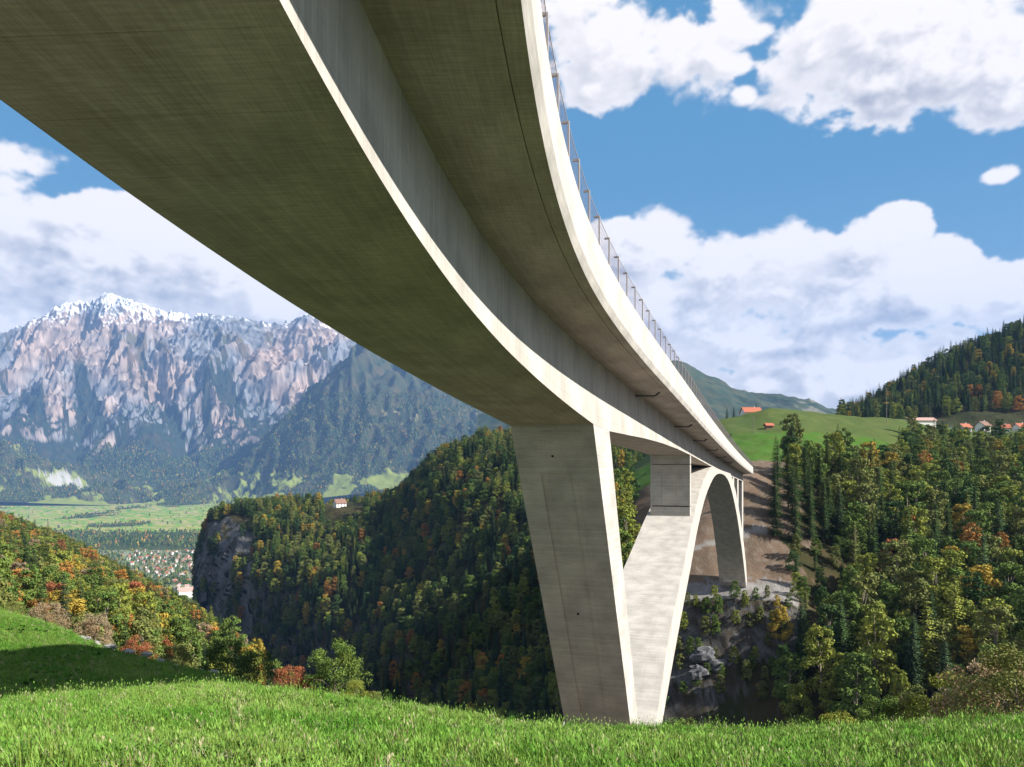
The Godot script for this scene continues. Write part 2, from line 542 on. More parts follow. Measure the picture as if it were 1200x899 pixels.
func wall_pier(parent: Node, called: String, foot_z: float, top_z: float, thick_foot: float, thick_top: float, foot_y: float, top_y: float, half_foot: float, half_top: float, panel: bool, rows := 14) -> void:
	# a wall-like pier: its front looks back along the bridge and carries a shallow recessed panel
	var b := Bag.new()
	var c0 := OVERHANG + BOX / 2.0
	var fr := []
	var bk := []
	var ss := []
	var mid := []
	for i in rows + 1:
		var f := float(i) / rows
		var z := lerpf(foot_z, top_z, f)
		var th := lerpf(thick_foot, thick_top, f)
		var hw := lerpf(half_foot, half_top, f)
		var y := lerpf(foot_y, top_y, f)
		fr.append([br_abs(z, c0 + hw, y), br_abs(z, c0 - hw, y)])
		bk.append([br_abs(z + th, c0 + hw, y), br_abs(z + th, c0 - hw, y)])
		ss.append(f * foot_y * -1.0 + f * top_y)
		mid.append((fr[-1][0] + fr[-1][1] + bk[-1][0] + bk[-1][1]) / 4.0)
	var side_r := []
	var side_l := []
	var back := []
	for i in rows + 1:
		side_r.append([fr[i][1], bk[i][1]])
		side_l.append([fr[i][0], bk[i][0]])
		back.append([bk[i][0], bk[i][1]])
	b.sweep(side_r, mid, ss, true)
	b.sweep(side_l, mid, ss, true)
	b.sweep(back, mid, ss, true)
	if panel:
		# margins stand 6 cm proud of the panel
		var deep := 0.10
		var prof := []
		for i in rows + 1:
			var f := float(i) / rows
			var a: Vector3 = fr[i][0]
			var d: Vector3 = fr[i][1]
			var inward: Vector3 = (bk[i][0] - fr[i][0]).normalized() * deep
			var open := f <= (rows - 2.0) / rows + 0.001
			var l: Vector3 = a.lerp(d, 0.275)
			var r: Vector3 = a.lerp(d, 0.665)
			prof.append([a, l, l + (inward if open else inward * 0.0), r + (inward if open else inward * 0.0), r, d])
		var cut := rows - 2
		b.sweep(prof.slice(0, cut + 1), mid.slice(0, cut + 1), ss.slice(0, cut + 1), true)
		var a: Vector3 = prof[cut][1]
		var d: Vector3 = prof[cut][4]
		b.quad(a, d, prof[cut][3], prof[cut][2], Vector3.DOWN)
		var flat := []
		for i in range(cut, rows + 1): flat.append([fr[i][0], fr[i][1]])
		b.sweep(flat, mid.slice(cut), ss.slice(cut), true)
	else:
		b.sweep(fr, mid, ss, true)
	part(parent, called, b.mesh(), M.concrete)

func make_bridge() -> void:
	var root := thing("arch_bridge", "pale concrete arch bridge curving overhead and across the gorge", "bridge")
	var zs := []
	var z := -44.0
	while z < BRIDGE_END:
		zs.append(z)
		z += 1.0 if z < 60.0 else 2.0
	zs.append(BRIDGE_END)
	# box girder
	var webs := Bag.new()
	var under := Bag.new()
	var rr := []
	var rl := []
	var ru := []
	var mid := []
	var ss := []
	for q in zs:
		var s := soffit(q)
		rr.append([br(q, OVERHANG, 8.8), br(q, OVERHANG, s)])
		rl.append([br(q, OVERHANG + BOX, 8.9), br(q, OVERHANG + BOX, s)])
		ru.append([br(q, OVERHANG, s), br(q, OVERHANG + BOX, s)])
		mid.append(br(q, OVERHANG + BOX / 2, 8.0))
		ss.append(q * 1.03)
	webs.sweep(rr, mid, ss, true)
	var web2 := Bag.new()
	web2.sweep(rl, mid, ss, true)
	part(root, "girder_web", web2.mesh(), M.concrete)
	under.sweep(ru, mid, ss)
	part(root, "girder_web", webs.mesh(), M.concrete)
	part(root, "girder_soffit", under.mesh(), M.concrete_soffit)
	# deck slab with a drip groove under its edge, then the road
	var slab := Bag.new()
	var road := Bag.new()
	var rs := []
	var rs2 := []
	var rt := []
	var mup := []
	for q in zs:
		rs.append([br(q, 0.0, 8.64), br(q, 0.42, 8.66), br(q, 0.42, 8.71), br(q, 0.45, 8.71), br(q, 0.45, 8.665), br(q, OVERHANG, 8.8)])
		rs2.append([br(q, OVERHANG + BOX, 8.9), br(q, 2 * OVERHANG + BOX, 8.82)])
		rt.append([br(q, 0.3, 9.45), br(q, 2 * OVERHANG + BOX - 0.3, 9.7)])
		mup.append(br(q, OVERHANG, 9.3))
	slab.sweep(rs, mup, ss)
	slab.sweep(rs2, mup, ss)
	road.sweep(rt, mid, ss)
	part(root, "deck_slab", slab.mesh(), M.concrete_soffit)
	part(root, "road_surface", road.mesh(), M.asphalt)
	# parapets: a sloping nose below, an upright face above
	for side in 2:
		var par := Bag.new()
		var rp := []
		var mp := []
		for q in zs:
			if side == 0:
				rp.append([br(q, 0.0, 8.641), br(q, -0.14, 9.0), br(q, -0.10, 10.76), br(q, -0.04, 10.8), br(q, 0.26, 10.8), br(q, 0.34, 9.4)])
				mp.append(br(q, 0.1, 9.8))
			else:
				var w := 2 * OVERHANG + BOX
				rp.append([br(q, w, 8.82), br(q, w + 0.14, 9.2), br(q, w + 0.10, 11.0), br(q, w - 0.26, 11.0), br(q, w - 0.34, 9.6)])
				mp.append(br(q, w - 0.1, 9.9))
		par.sweep(rp, mp, ss, false)
		par.cap(rp[-1], (rp[-1][0] - rp[-2][0]).normalized())
		part(root, "parapet", par.mesh(), M.concrete_parapet)
	# end of the deck
	var e := Bag.new()
	e.cap([br(BRIDGE_END, 0.3, 9.4), br(BRIDGE_END, 0.3, 8.7), br(BRIDGE_END, OVERHANG, 8.8), br(BRIDGE_END, OVERHANG, 6.4), br(BRIDGE_END, OVERHANG + BOX, 6.4), br(BRIDGE_END, OVERHANG + BOX, 8.9), br(BRIDGE_END, 10.5, 8.85), br(BRIDGE_END, 10.5, 9.6)], (br(BRIDGE_END, 0, 0) - br(BRIDGE_END - 1.0, 0, 0)).normalized())
	part(root, "end_wall", e.mesh(), M.concrete)
	# inclined pier
	wall_pier(root, "inclined_pier", 57.9, 43.4, 2.4, 4.4, -24.0, soffit(43.4) + fall(43.4) + 0.01, BOX / 2 - 0.02, BOX / 2 - 0.012, true, 18)
	# arch rib
	var low := [[60.0, -24.2], [64.3, -22.1], [77.2, -17.6], [93.1, -12.3], [102.7, -8.6], [115.2, -5.0], [126.4, -2.9], [137.0, -1.55], [148.0, -1.2], [161.3, -1.9], [172.8, -4.0], [185.1, -8.6], [195.2, -13.8], [203.0, -19.0], [212.5, -26.0], [224.0, -36.5], [227.0, -39.5]]
	var up := [[53.0, -24.6], [59.0, -21.4], [69.2, -15.9], [83.5, -11.2], [96.5, -6.5], [110.0, -2.6], [122.0, -0.55], [133.6, 0.3], [148.0, 0.5], [161.0, -0.3], [172.8, -1.2], [186.0, -5.0], [197.0, -10.0], [206.0, -15.6], [216.0, -23.0], [227.0, -33.5], [231.0, -38.0]]
	var rib := Bag.new()
	var rrow := []
	var rmid := []
	var rss := []
	for i in 121:
		var q := lerpf(59.0, 228.0, i / 120.0)
		var hw := 2.588 + 1.2 * pow(minf(1.0, absf(q - 140.0) / 82.0), 1.5)
		var c0 := OVERHANG + BOX / 2.0
		var yl := table(low, q)
		var yu := maxf(table(up, q), yl + 1.0)
		rrow.append([br_abs(q, c0 + hw, yl), br_abs(q, c0 - hw, yl), br_abs(q, c0 - hw, yu), br_abs(q, c0 + hw, yu)])
		rmid.append(br_abs(q, c0, (yl + yu) / 2.0))
		rss.append(q * 1.2)
	rib.sweep(rrow, rmid, rss, true, true)
	part(root, "arch_rib", rib.mesh(), M.concrete)
	# the near column on the arch: three blocks with open joints
	var yt := soffit(97.0) + fall(97.0)
	for k in [[-8.5, -5.15, false], [-5.02, yt - 1.28, true], [yt - 1.2, yt + 0.01, false]]:
		wall_pier(root, "spandrel_column", 97.0, 97.0, 1.3, 1.3, k[0], k[1], BOX / 2 - 0.03, BOX / 2 - 0.03, k[2], 8)
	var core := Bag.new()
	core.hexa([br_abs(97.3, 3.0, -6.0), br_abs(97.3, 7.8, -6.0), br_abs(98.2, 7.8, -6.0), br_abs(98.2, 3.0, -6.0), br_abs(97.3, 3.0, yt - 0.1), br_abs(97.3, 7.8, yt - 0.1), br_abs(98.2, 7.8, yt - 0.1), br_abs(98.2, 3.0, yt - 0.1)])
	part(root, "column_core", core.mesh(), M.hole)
	# columns on the far half of the arch, and at the far end
	for k in [[184.0, 5.0, -3.4], [201.0, 5.0, -11.4], [220.5, 6.0, -31.0]]:
		wall_pier(root, "far_column", k[0], k[0], k[1], k[1], k[2] - 3.0, soffit(k[0]) + fall(k[0] + k[1]) + 0.02, BOX / 2 + 0.15, BOX / 2 + 0.15, false, 6)
	# drain pipes under the overhang
	for k in [57.0, 81.0, 100.0, 119.0, 138.0, 157.0]:
		var dp := Bag.new()
		dp.tube([br(k, OVERHANG - 0.02, 8.5), br(k, 1.25, 8.42), br(k, 1.1, 8.5), br(k, 0.85, 8.74)], [0.07, 0.07, 0.07, 0.07], 7)
		part(root, "drain_pipe", dp.mesh(), M.pipe)
		var d2 := Bag.new()
		d2.tube([br(k + 0.5, OVERHANG - 0.02, 8.5), br(k + 0.5, 1.45, 8.44), br(k + 0.5, 1.3, 8.52), br(k + 0.5, 1.1, 8.74)], [0.05, 0.05, 0.05, 0.05], 7)
		part(root, "drain_pipe", d2.mesh(), M.pipe)
	# two dark drain holes with their rims in the pier's front
	for k in [[0.93, 0.46], [0.52, 0.47]]:
		var q := lerpf(57.9, 43.4, k[0])
		var y := lerpf(-24.0, soffit(43.4) + fall(43.4), k[0])
		var p := br_abs(q, OVERHANG + BOX * (1.0 - k[1]), y)
		var out := (br_abs(q - 1.0, 5.0, y) - br_abs(q, 5.0, y)).normalized()
		var rim := Bag.new()
		rim.tube([p - out * 0.1, p + out * 0.03], [0.075, 0.075], 10)
		part(root.get_node("inclined_pier"), "drain_hole", rim.mesh(), M.hole)
	# railing: posts with a short arm, wire panels and a top cable between them
	var railing := Node3D.new()
	railing.name = "railing"
	root.add_child(railing, true)
	var post := Bag.new()
	post.box(Vector3(-0.028, 0.0, -0.045), Vector3(0.028, 1.36, 0.045))
	post.box(Vector3(-0.21, 1.29, -0.045), Vector3(-0.029, 1.36, 0.045))
	var post_mesh := post.mesh()
	var step := 2.62
	var wires := Bag.new()
	for k in 13:
		var x := -step / 2 + step * (k + 0.5) / 13.0
		wires.box(Vector3(x - 0.0025, 0.02, -0.0025), Vector3(x + 0.0025, 1.28, 0.0025))
	for k in 6:
		var y := 0.1 + 0.235 * k
		wires.box(Vector3(-step / 2 + 0.04, y - 0.0025, 0.004), Vector3(step / 2 - 0.04, y + 0.0025, 0.009))
	var wire_mesh := wires.mesh()
	var cable := Bag.new()
	cable.tube([Vector3(-step / 2 + 0.04, 0, 0), Vector3(step / 2 - 0.04, 0, 0)], [0.014, 0.014], 5)
	var cable_mesh := cable.mesh()
	var q := 5.4
	while q < BRIDGE_END - 3.0:
		var m := turn_at(q)
		var a := atan(m)
		var o := part(railing, "railing_post", post_mesh, M.steel, br(q, -0.02, 10.8))
		o.rotation.y = -a
		var dz := step * cos(a)
		var p0 := br(q, 0.0, 10.8)
		var p1 := br(q + dz, 0.0, 10.8)
		var w := part(railing, "wire_panel", wire_mesh, M.wire, (p0 + p1) / 2.0)
		var along := (p1 - p0).normalized()
		w.basis = Basis(along, Vector3.UP, along.cross(Vector3.UP).normalized()).orthonormalized()
		var cb := part(railing, "top_cable", cable_mesh, M.steel, (p0 + p1) / 2.0 + Vector3(0, 1.31, 0))
		cb.basis = w.basis
		q += dz

# ---------------------------------------------------------------- trees
var broad := []      # prototypes: {crown, trunk, whole, h}
var spruce := []
var larch := []
var shrub := []
const TINT := {      # linear base colours of foliage
	"green": Color(0.120, 0.177, 0.040), "dark green": Color(0.057, 0.100, 0.031), "yellow-green": Color(0.228, 0.257, 0.048),
	"golden": Color(0.388, 0.285, 0.051), "orange": Color(0.376, 0.188, 0.051), "rust red": Color(0.296, 0.108, 0.051), "olive": Color(0.171, 0.188, 0.055),
	"pale brown": Color(0.308, 0.228, 0.137), "blue-green": Color(0.055, 0.096, 0.043),
}

func turned(nrm: Vector3, spread: float) -> Array:    # two axes of a leaf that roughly looks along nrm
	var d := (nrm + Vector3(rng.randfn(0, spread), rng.randfn(0, spread), rng.randfn(0, spread))).normalized()
	var a := d.cross(Vector3(rng.randfn(0, 1), rng.randfn(0, 1), rng.randfn(0, 1))).normalized()
	return [a, d.cross(a)]

func put_leaf(b: Bag, p: Vector3, nrm: Vector3, size: float, k: Color, spread := 0.55) -> void:
	var ax := turned(nrm, spread)
	var a: Vector3 = ax[0] * size * rng.randf_range(0.7, 1.2)
	var d: Vector3 = ax[1] * size * rng.randf_range(0.5, 0.9)
	b.leaf(p - a, p + d * rng.randf_range(0.6, 1.0), p + a, p - d * rng.randf_range(0.6, 1.0), k)

func tone(v: float, hue := 0.0) -> Color:
	return Color(v * (1.0 + hue), v, v * (1.0 - hue * 0.5))

func make_broad(h: float, wide: float, lobes: int, per: int, leaf: float, low := 0.25, stemmy := true) -> Dictionary:
	var crown := Bag.new()
	var trunk := Bag.new()
	var centres := []
	for k in lobes:
		var f := rng.randf()
		var y := lerpf(low, 0.95, f) * h
		var g := (y / h - low) / (1.0 - low)
		var reach := wide * (0.25 + 0.75 * pow(maxf(0.0, sin(PI * clampf(0.30 + 0.68 * g, 0.0, 1.0))), 0.8)) * sqrt(rng.randf_range(0.15, 1.0))
		var a := rng.randf() * TAU
		var c := Vector3(cos(a) * reach, y, sin(a) * reach)
		var r := wide * rng.randf_range(0.24, 0.42) * (1.0 - 0.40 * g)
		centres.append([c, r])
		var t := rng.randf_range(0.72, 1.22)
		var hue := rng.randf_range(-0.12, 0.16)
		for q in per:
			var d := Vector3(rng.randfn(0, 1), rng.randfn(0.25, 1), rng.randfn(0, 1)).normalized()
			var rr := r * (1.0 + rng.randf_range(-0.38, 0.22))
			put_leaf(crown, c + d * rr * Vector3(1, 0.8, 1), d, leaf * rng.randf_range(0.7, 1.3), tone(t * rng.randf_range(0.75, 1.25), hue + rng.randf_range(-0.08, 0.08)))
	if stemmy:
		var top := Vector3(rng.randf_range(-0.4, 0.4), h * 0.72, rng.randf_range(-0.4, 0.4))
		trunk.tube([Vector3(0, -1.0, 0), Vector3(0.05, h * 0.2, 0), top * 0.6, top], [h * 0.018, h * 0.015, h * 0.011, h * 0.004], 7)
		for k in 9:
			var c: Vector3 = centres[k % centres.size()][0]
			var y := clampf(c.y * rng.randf_range(0.45, 0.7), h * 0.15, h * 0.6)
			var s := Vector3(top.x * y / top.y, y, top.z * y / top.y)
			trunk.tube([s, s.lerp(c, 0.5) + Vector3(0, 0.3, 0), c], [h * 0.007, h * 0.005, h * 0.002], 5)
	return {"crown": crown, "trunk": trunk, "h": h}

func make_spruce(h: float, wide: float, levels: int, per: int, bare := 0.1, airy := 0.0) -> Dictionary:
	var crown := Bag.new()
	var trunk := Bag.new()
	trunk.tube([Vector3(0, -1.0, 0), Vector3(0.03, h * 0.5, 0.02), Vector3(0, h * 0.985, 0)], [h * 0.014, h * 0.009, h * 0.001], 7)
	for l in levels:
		var f := (l + rng.randf_range(-0.3, 0.3)) / levels
		var y := h * lerpf(bare, 0.985, clampf(f, 0, 1))
		var g := (y / h - bare) / (1.0 - bare)
		var reach := wide * pow(1.0 - g, 0.82) * rng.randf_range(0.78, 1.12) + 0.14
		var turn0 := rng.randf() * TAU
		for k in per:
			if rng.randf() < airy: continue
			var a := turn0 + TAU * (k + rng.randf_range(-0.3, 0.3)) / per
			var len := reach * rng.randf_range(0.65, 1.1)
			var out := Vector3(cos(a), 0, sin(a))
			var droop := rng.randf_range(0.16, 0.45)
			var t := rng.randf_range(0.7, 1.25)
			var n := maxi(2, int(len / 0.55))
			for q in n:
				var s := (q + 0.7) / n
				var p := Vector3(0, y, 0) + out * len * s + Vector3(0, -droop * len * s * s + 0.1 * len * s, 0)
				var wd := maxf(0.14, 0.62 * (1.15 - s)) * (0.7 + 0.3 * len / maxf(wide, 1.0))
				var side := Vector3(-out.z, 0, out.x)
				var lengthw := len / n * 0.9
				for m in 2:
					var sg := -1.0 if m == 0 else 1.0
					var tip := p + side * sg * wd * rng.randf_range(0.9, 1.5) + out * lengthw * rng.randf_range(0.1, 0.7) + Vector3(0, -wd * rng.randf_range(0.25, 0.8), 0)
					crown.leaf(p - out * lengthw * 0.6, p + side * sg * wd * 0.5 - out * lengthw * 0.3, tip, p + out * lengthw * 0.6, tone(t * rng.randf_range(0.75, 1.25), rng.randf_range(-0.1, 0.1)))
	return {"crown": crown, "trunk": trunk, "h": h}

func finish(d: Dictionary) -> Dictionary:
	var cr: Bag = d.crown
	var tr: Bag = d.trunk
	d.crown_mesh = cr.mesh(true)
	if tr.v.size():
		d.trunk_mesh = tr.mesh()
	return d

func make_protos() -> void:
	rng.seed = 101
	for k in 5:
		broad.append(finish(make_broad(rng.randf_range(14.0, 19.0), rng.randf_range(3.6, 5.0), 60, 60, 0.36, rng.randf_range(0.04, 0.13))))
	for k in 4:
		spruce.append(finish(make_spruce(rng.randf_range(20.0, 25.0), rng.randf_range(3.3, 4.2), 40, 10, 0.05 if k else 0.2)))
	for k in 2:
		larch.append(finish(make_spruce(rng.randf_range(19.0, 23.0), rng.randf_range(3.4, 4.2), 34, 9, 0.10, 0.2)))
	for k in 3:
		shrub.append(finish(make_broad(rng.randf_range(3.2, 4.4), rng.randf_range(1.5, 2.1), 46, 200, 0.062, 0.04)))

func tinted(name_: String) -> StandardMaterial3D:
	var key := "leaf " + name_
	if not M.has(key):
		M[key] = vertex_mat(0.75, TINT[name_].linear_to_srgb(), 0.45)
	return M[key]

# ---------------------------------------------------------------- where trees stand
func spread(sheet: Sheet, tries: int, gap: float, allow: Callable) -> Array:
	var cells := {}
	var out := []
	for k in tries:
		var x := rng.randf()
		var y := rng.randf()
		var p := sheet.sample(x, y)
		if not allow.call(x, y, p, sheet.slope(x, y)): continue
		var ok := true
		var cx := int(floor(p.x / gap))
		var cz := int(floor(p.z / gap))
		for i in range(-1, 2):
			for j in range(-1, 2):
				var other = cells.get(Vector2i(cx + i, cz + j))
				if other != null and Vector2(other.x - p.x, other.z - p.z).length() < gap and absf(other.y - p.y) < gap * 2.0: ok = false
		if not ok: continue
		cells[Vector2i(cx, cz)] = p
		out.append(p)
	return out

func pick(weights: Dictionary) -> String:
	var total := 0.0
	for w in weights.values(): total += w
	var r := rng.randf() * total
	for k in weights:
		r -= weights[k]
		if r <= 0.0: return k
	return weights.keys()[0]

# what grows at a place: {kind, proto, scale, turn, tint}
func grow(p: Vector3, conifers: float, leaf_mix: Dictionary, size := 1.0) -> Dictionary:
	var d := {"at": p, "turn": rng.randf() * TAU, "scale": size * rng.randf_range(0.72, 1.15)}
	if rng.randf() < conifers:
		if rng.randf() < 0.75:
			d.kind = "spruce"; d.proto = spruce[rng.randi() % spruce.size()]; d.tint = "dark green" if rng.randf() < 0.6 else "blue-green"
		else:
			d.kind = "larch"; d.proto = larch[rng.randi() % larch.size()]; d.tint = pick({"green": 2.0, "olive": 2.0, "yellow-green": 1.0})
	else:
		d.kind = "broadleaf tree"; d.proto = broad[rng.randi() % broad.size()]; d.tint = pick(leaf_mix)
	d.h = d.proto.h * d.scale
	return d

func seen_size(d: Dictionary) -> float:
	var p: Vector3 = d.at
	var dist := maxf(1.0, -p.z)
	var u: float = 600.0 + F * p.x / dist
	var v: float = HORIZON - F * (p.y + d.h * 0.8) / dist
	if u < -10.0 or u > 1210.0 or v > 850.0: return 0.0
	return d.h * F / dist

func plant_one(d: Dictionary, label: String, group: String) -> void:
	var names := {"spruce": "spruce_tree", "larch": "larch_tree", "broadleaf tree": "broadleaf_tree", "shrub": "shrub"}
	var o := thing(names[d.kind], label, "shrub" if d.kind == "shrub" else "tree", d.at, d.turn, group)
	o.scale = Vector3.ONE * d.scale
	if d.proto.has("trunk_mesh"): part(o, "trunk", d.proto.trunk_mesh, M.bark_pale if d.kind == "broadleaf tree" else M.bark)
	part(o, "crown", d.proto.crown_mesh, tinted(d.tint))

func plant_mass(called: String, label: String, list: Array) -> void:
	var o := Node3D.new()
	o.name = numbered(called)
	add_child(o, true)
	tag(o, label, "forest", "", "stuff")
	var by := {}
	for d in list:
		if not by.has(d.proto): by[d.proto] = []
		by[d.proto].append(d)
	for pr in by:
		var mm := MultiMesh.new()
		mm.transform_format = MultiMesh.TRANSFORM_3D
		mm.use_colors = true
		mm.mesh = pr.crown_mesh
		mm.instance_count = by[pr].size()
		for i in by[pr].size():
			var d: Dictionary = by[pr][i]
			mm.set_instance_transform(i, Transform3D(Basis(Vector3.UP, d.turn).scaled(Vector3.ONE * d.scale), d.at))
			var t: Color = TINT[d.tint]
			var k := rng.randf_range(0.8, 1.2)
			mm.set_instance_color(i, Color(t.r * k, t.g * k, t.b * k))
		var inst := MultiMeshInstance3D.new()
		inst.name = "trees"
		inst.multimesh = mm
		inst.material_override = M.leaf
		inst.set_meta("kind", "stuff")
		o.add_child(inst, true)

# ---------------------------------------------------------------- terrain sheets
var meadow := Sheet.new()
var left_hill := Sheet.new()
var gorge := Sheet.new()
var bank := Sheet.new()
var right_hill := Sheet.new()
var valley := Sheet.new()
var range_ := Sheet.new()
var foothill := Sheet.new()
var far_ridge := Sheet.new()

func ground_piece(called: String, s: Sheet, mat: Material) -> void:
	var o := part(self, called, s.mesh(), mat)
	tag(o, "", "", "", "structure")

func rough(s: Sheet, nz: FastNoiseLite, amount: float, edge_rows := 0) -> void:
	for j in s.h:
		for i in s.w:
			s.p[j * s.w + i].y += nz.get_noise_3dv(s.p[j * s.w + i]) * amount

func make_meadow() -> void:
	var cols := [-5000, -900, -300, 0, 135, 270, 430, 640, 830, 1000, 1200, 1500, 2100, 6200]
	var net := []
	for r in [[-60.0, 8.0, 26.0], [-30.0, 3.0, 16.0], [-10.0, -0.4, 9.0], [-2.0, -1.55, 5.0], [2.0, -1.95, 4.0]]:
		var line := []
		for u in cols: line.append(Vector3((u - 600.0) / F * r[2], r[1], -r[0]))
		net.append(line)
	net.append_array(net_of(cols, [
		[7.0, [900, 900, 900, 900, 900, 902, 904, 905, 905, 905, 903, 900, 900, 890]],
		[12.0, [845, 865, 862, 856, 853, 852, 864, 880, 887, 884, 876, 868, 866, 850]],
		[18.0, [820, 846, 838, 827, 819, 809, 828, 856, 864, 860, 848, 838, 838, 820]],
		[22.0, [810, 842, 832, 826, 818, 807, 828, 855, 863, 858, 846, 836, 838, 815]],
		[28.0, [800, 832, 826, 832, 825, 814, 838, 867, 880, 874, 860, 846, 843, 810]],
		[37.0, [790, 790, 798, 818, 813, 812, 848, 882, 905, 900, 884, 860, 850, 800]],
		[48.0, [780, 720, 738, 765, 790, 805, 852, 890, 905, 905, 895, 875, 860, 800]],
		[60.0, [770, 680, 692, 716, 764, 797, 850, 890, 902, 905, 900, 885, 870, 800]],
		[75.0, [770, 690, 704, 738, 790, 832, 880, 905, 920, 925, 920, 900, 880, 800]],
		[110.0, [780, 720, 740, 775, 830, 880, 950, 1000, 1020, 1020, 1010, 990, 950, 820]],
		[150.0, [800, 770, 790, 830, 890, 960, 1040, 1110, 1120, 1120, 1110, 1080, 1000, 850]],
	]))
	meadow.put(net, 12, 10)
	rough(meadow, noise(1, 6.0, 3), 0.22)
	rough(meadow, noise(2, 1.1, 2), 0.05)
	meadow.normals()
	var patch := noise(3, 7.0, 4)
	var dry := noise(4, 2.0, 3)
	meadow.c.resize(meadow.p.size())
	for k in meadow.p.size():
		var p := meadow.p[k]
		var a := patch.get_noise_2d(p.x, p.z)
		var b := dry.get_noise_2d(p.x, p.z)
		var g := Color(0.062, 0.150, 0.020).lerp(Color(0.12, 0.19, 0.035), clampf(0.5 + a, 0, 1)).lerp(Color(0.14, 0.12, 0.05), clampf(b * 0.8 - 0.1, 0, 0.5))
		var bounce_ground := smoothstep(-1.0, 2.5, p.z + b * 2.0 + a * 2.0)       # added pale gravel tone out of view, bouncing neutral light to the soffit
		if p.x < 0.0 and -p.z < 40.0: bounce_ground = maxf(bounce_ground, smoothstep(1.5, 4.0, -p.x + p.z * 0.74 + b))
		g = g.lerp(Color(0.36, 0.33, 0.30).lerp(Color(0.28, 0.25, 0.22), clampf(0.5 + b, 0, 1)), bounce_ground)
		if -p.z > 27.0:
			var bounce_soil := smoothstep(430.0, 520.0, 600.0 + F * p.x / -p.z + a * 60.0) * smoothstep(26.0, 31.0, -p.z)  # added pale soil on the hidden slope, bouncing light to pier and soffit
			g = g.lerp(Color(0.25, 0.21, 0.165).lerp(Color(0.18, 0.155, 0.12), clampf(0.5 + b, 0, 1)), bounce_soil)
		meadow.c[k] = g
	ground_piece("meadow", meadow, M.meadow)

func wild_colour(s: Sheet, floor_a: Color, floor_b: Color, rock: Color, steep: float, seed_: int) -> void:
	var n1 := noise(seed_, 26.0, 4)
	var n2 := noise(seed_ + 1, 7.0, 4)
	s.c.resize(s.p.size())
	for k in s.p.size():
		var p := s.p[k]
		var g := floor_a.lerp(floor_b, clampf(0.5 + n1.get_noise_3dv(p) * 1.2, 0, 1))
		var t := n2.get_noise_3dv(Vector3(p.x * 1.6, p.y * 0.35, p.z * 1.6))
		if s.n[k].y < steep + t * 0.22: g = rock.lerp(Color(rock.r * 0.55, rock.g * 0.53, rock.b * 0.5), clampf(0.5 + t * 1.6, 0, 1))
		s.c[k] = g

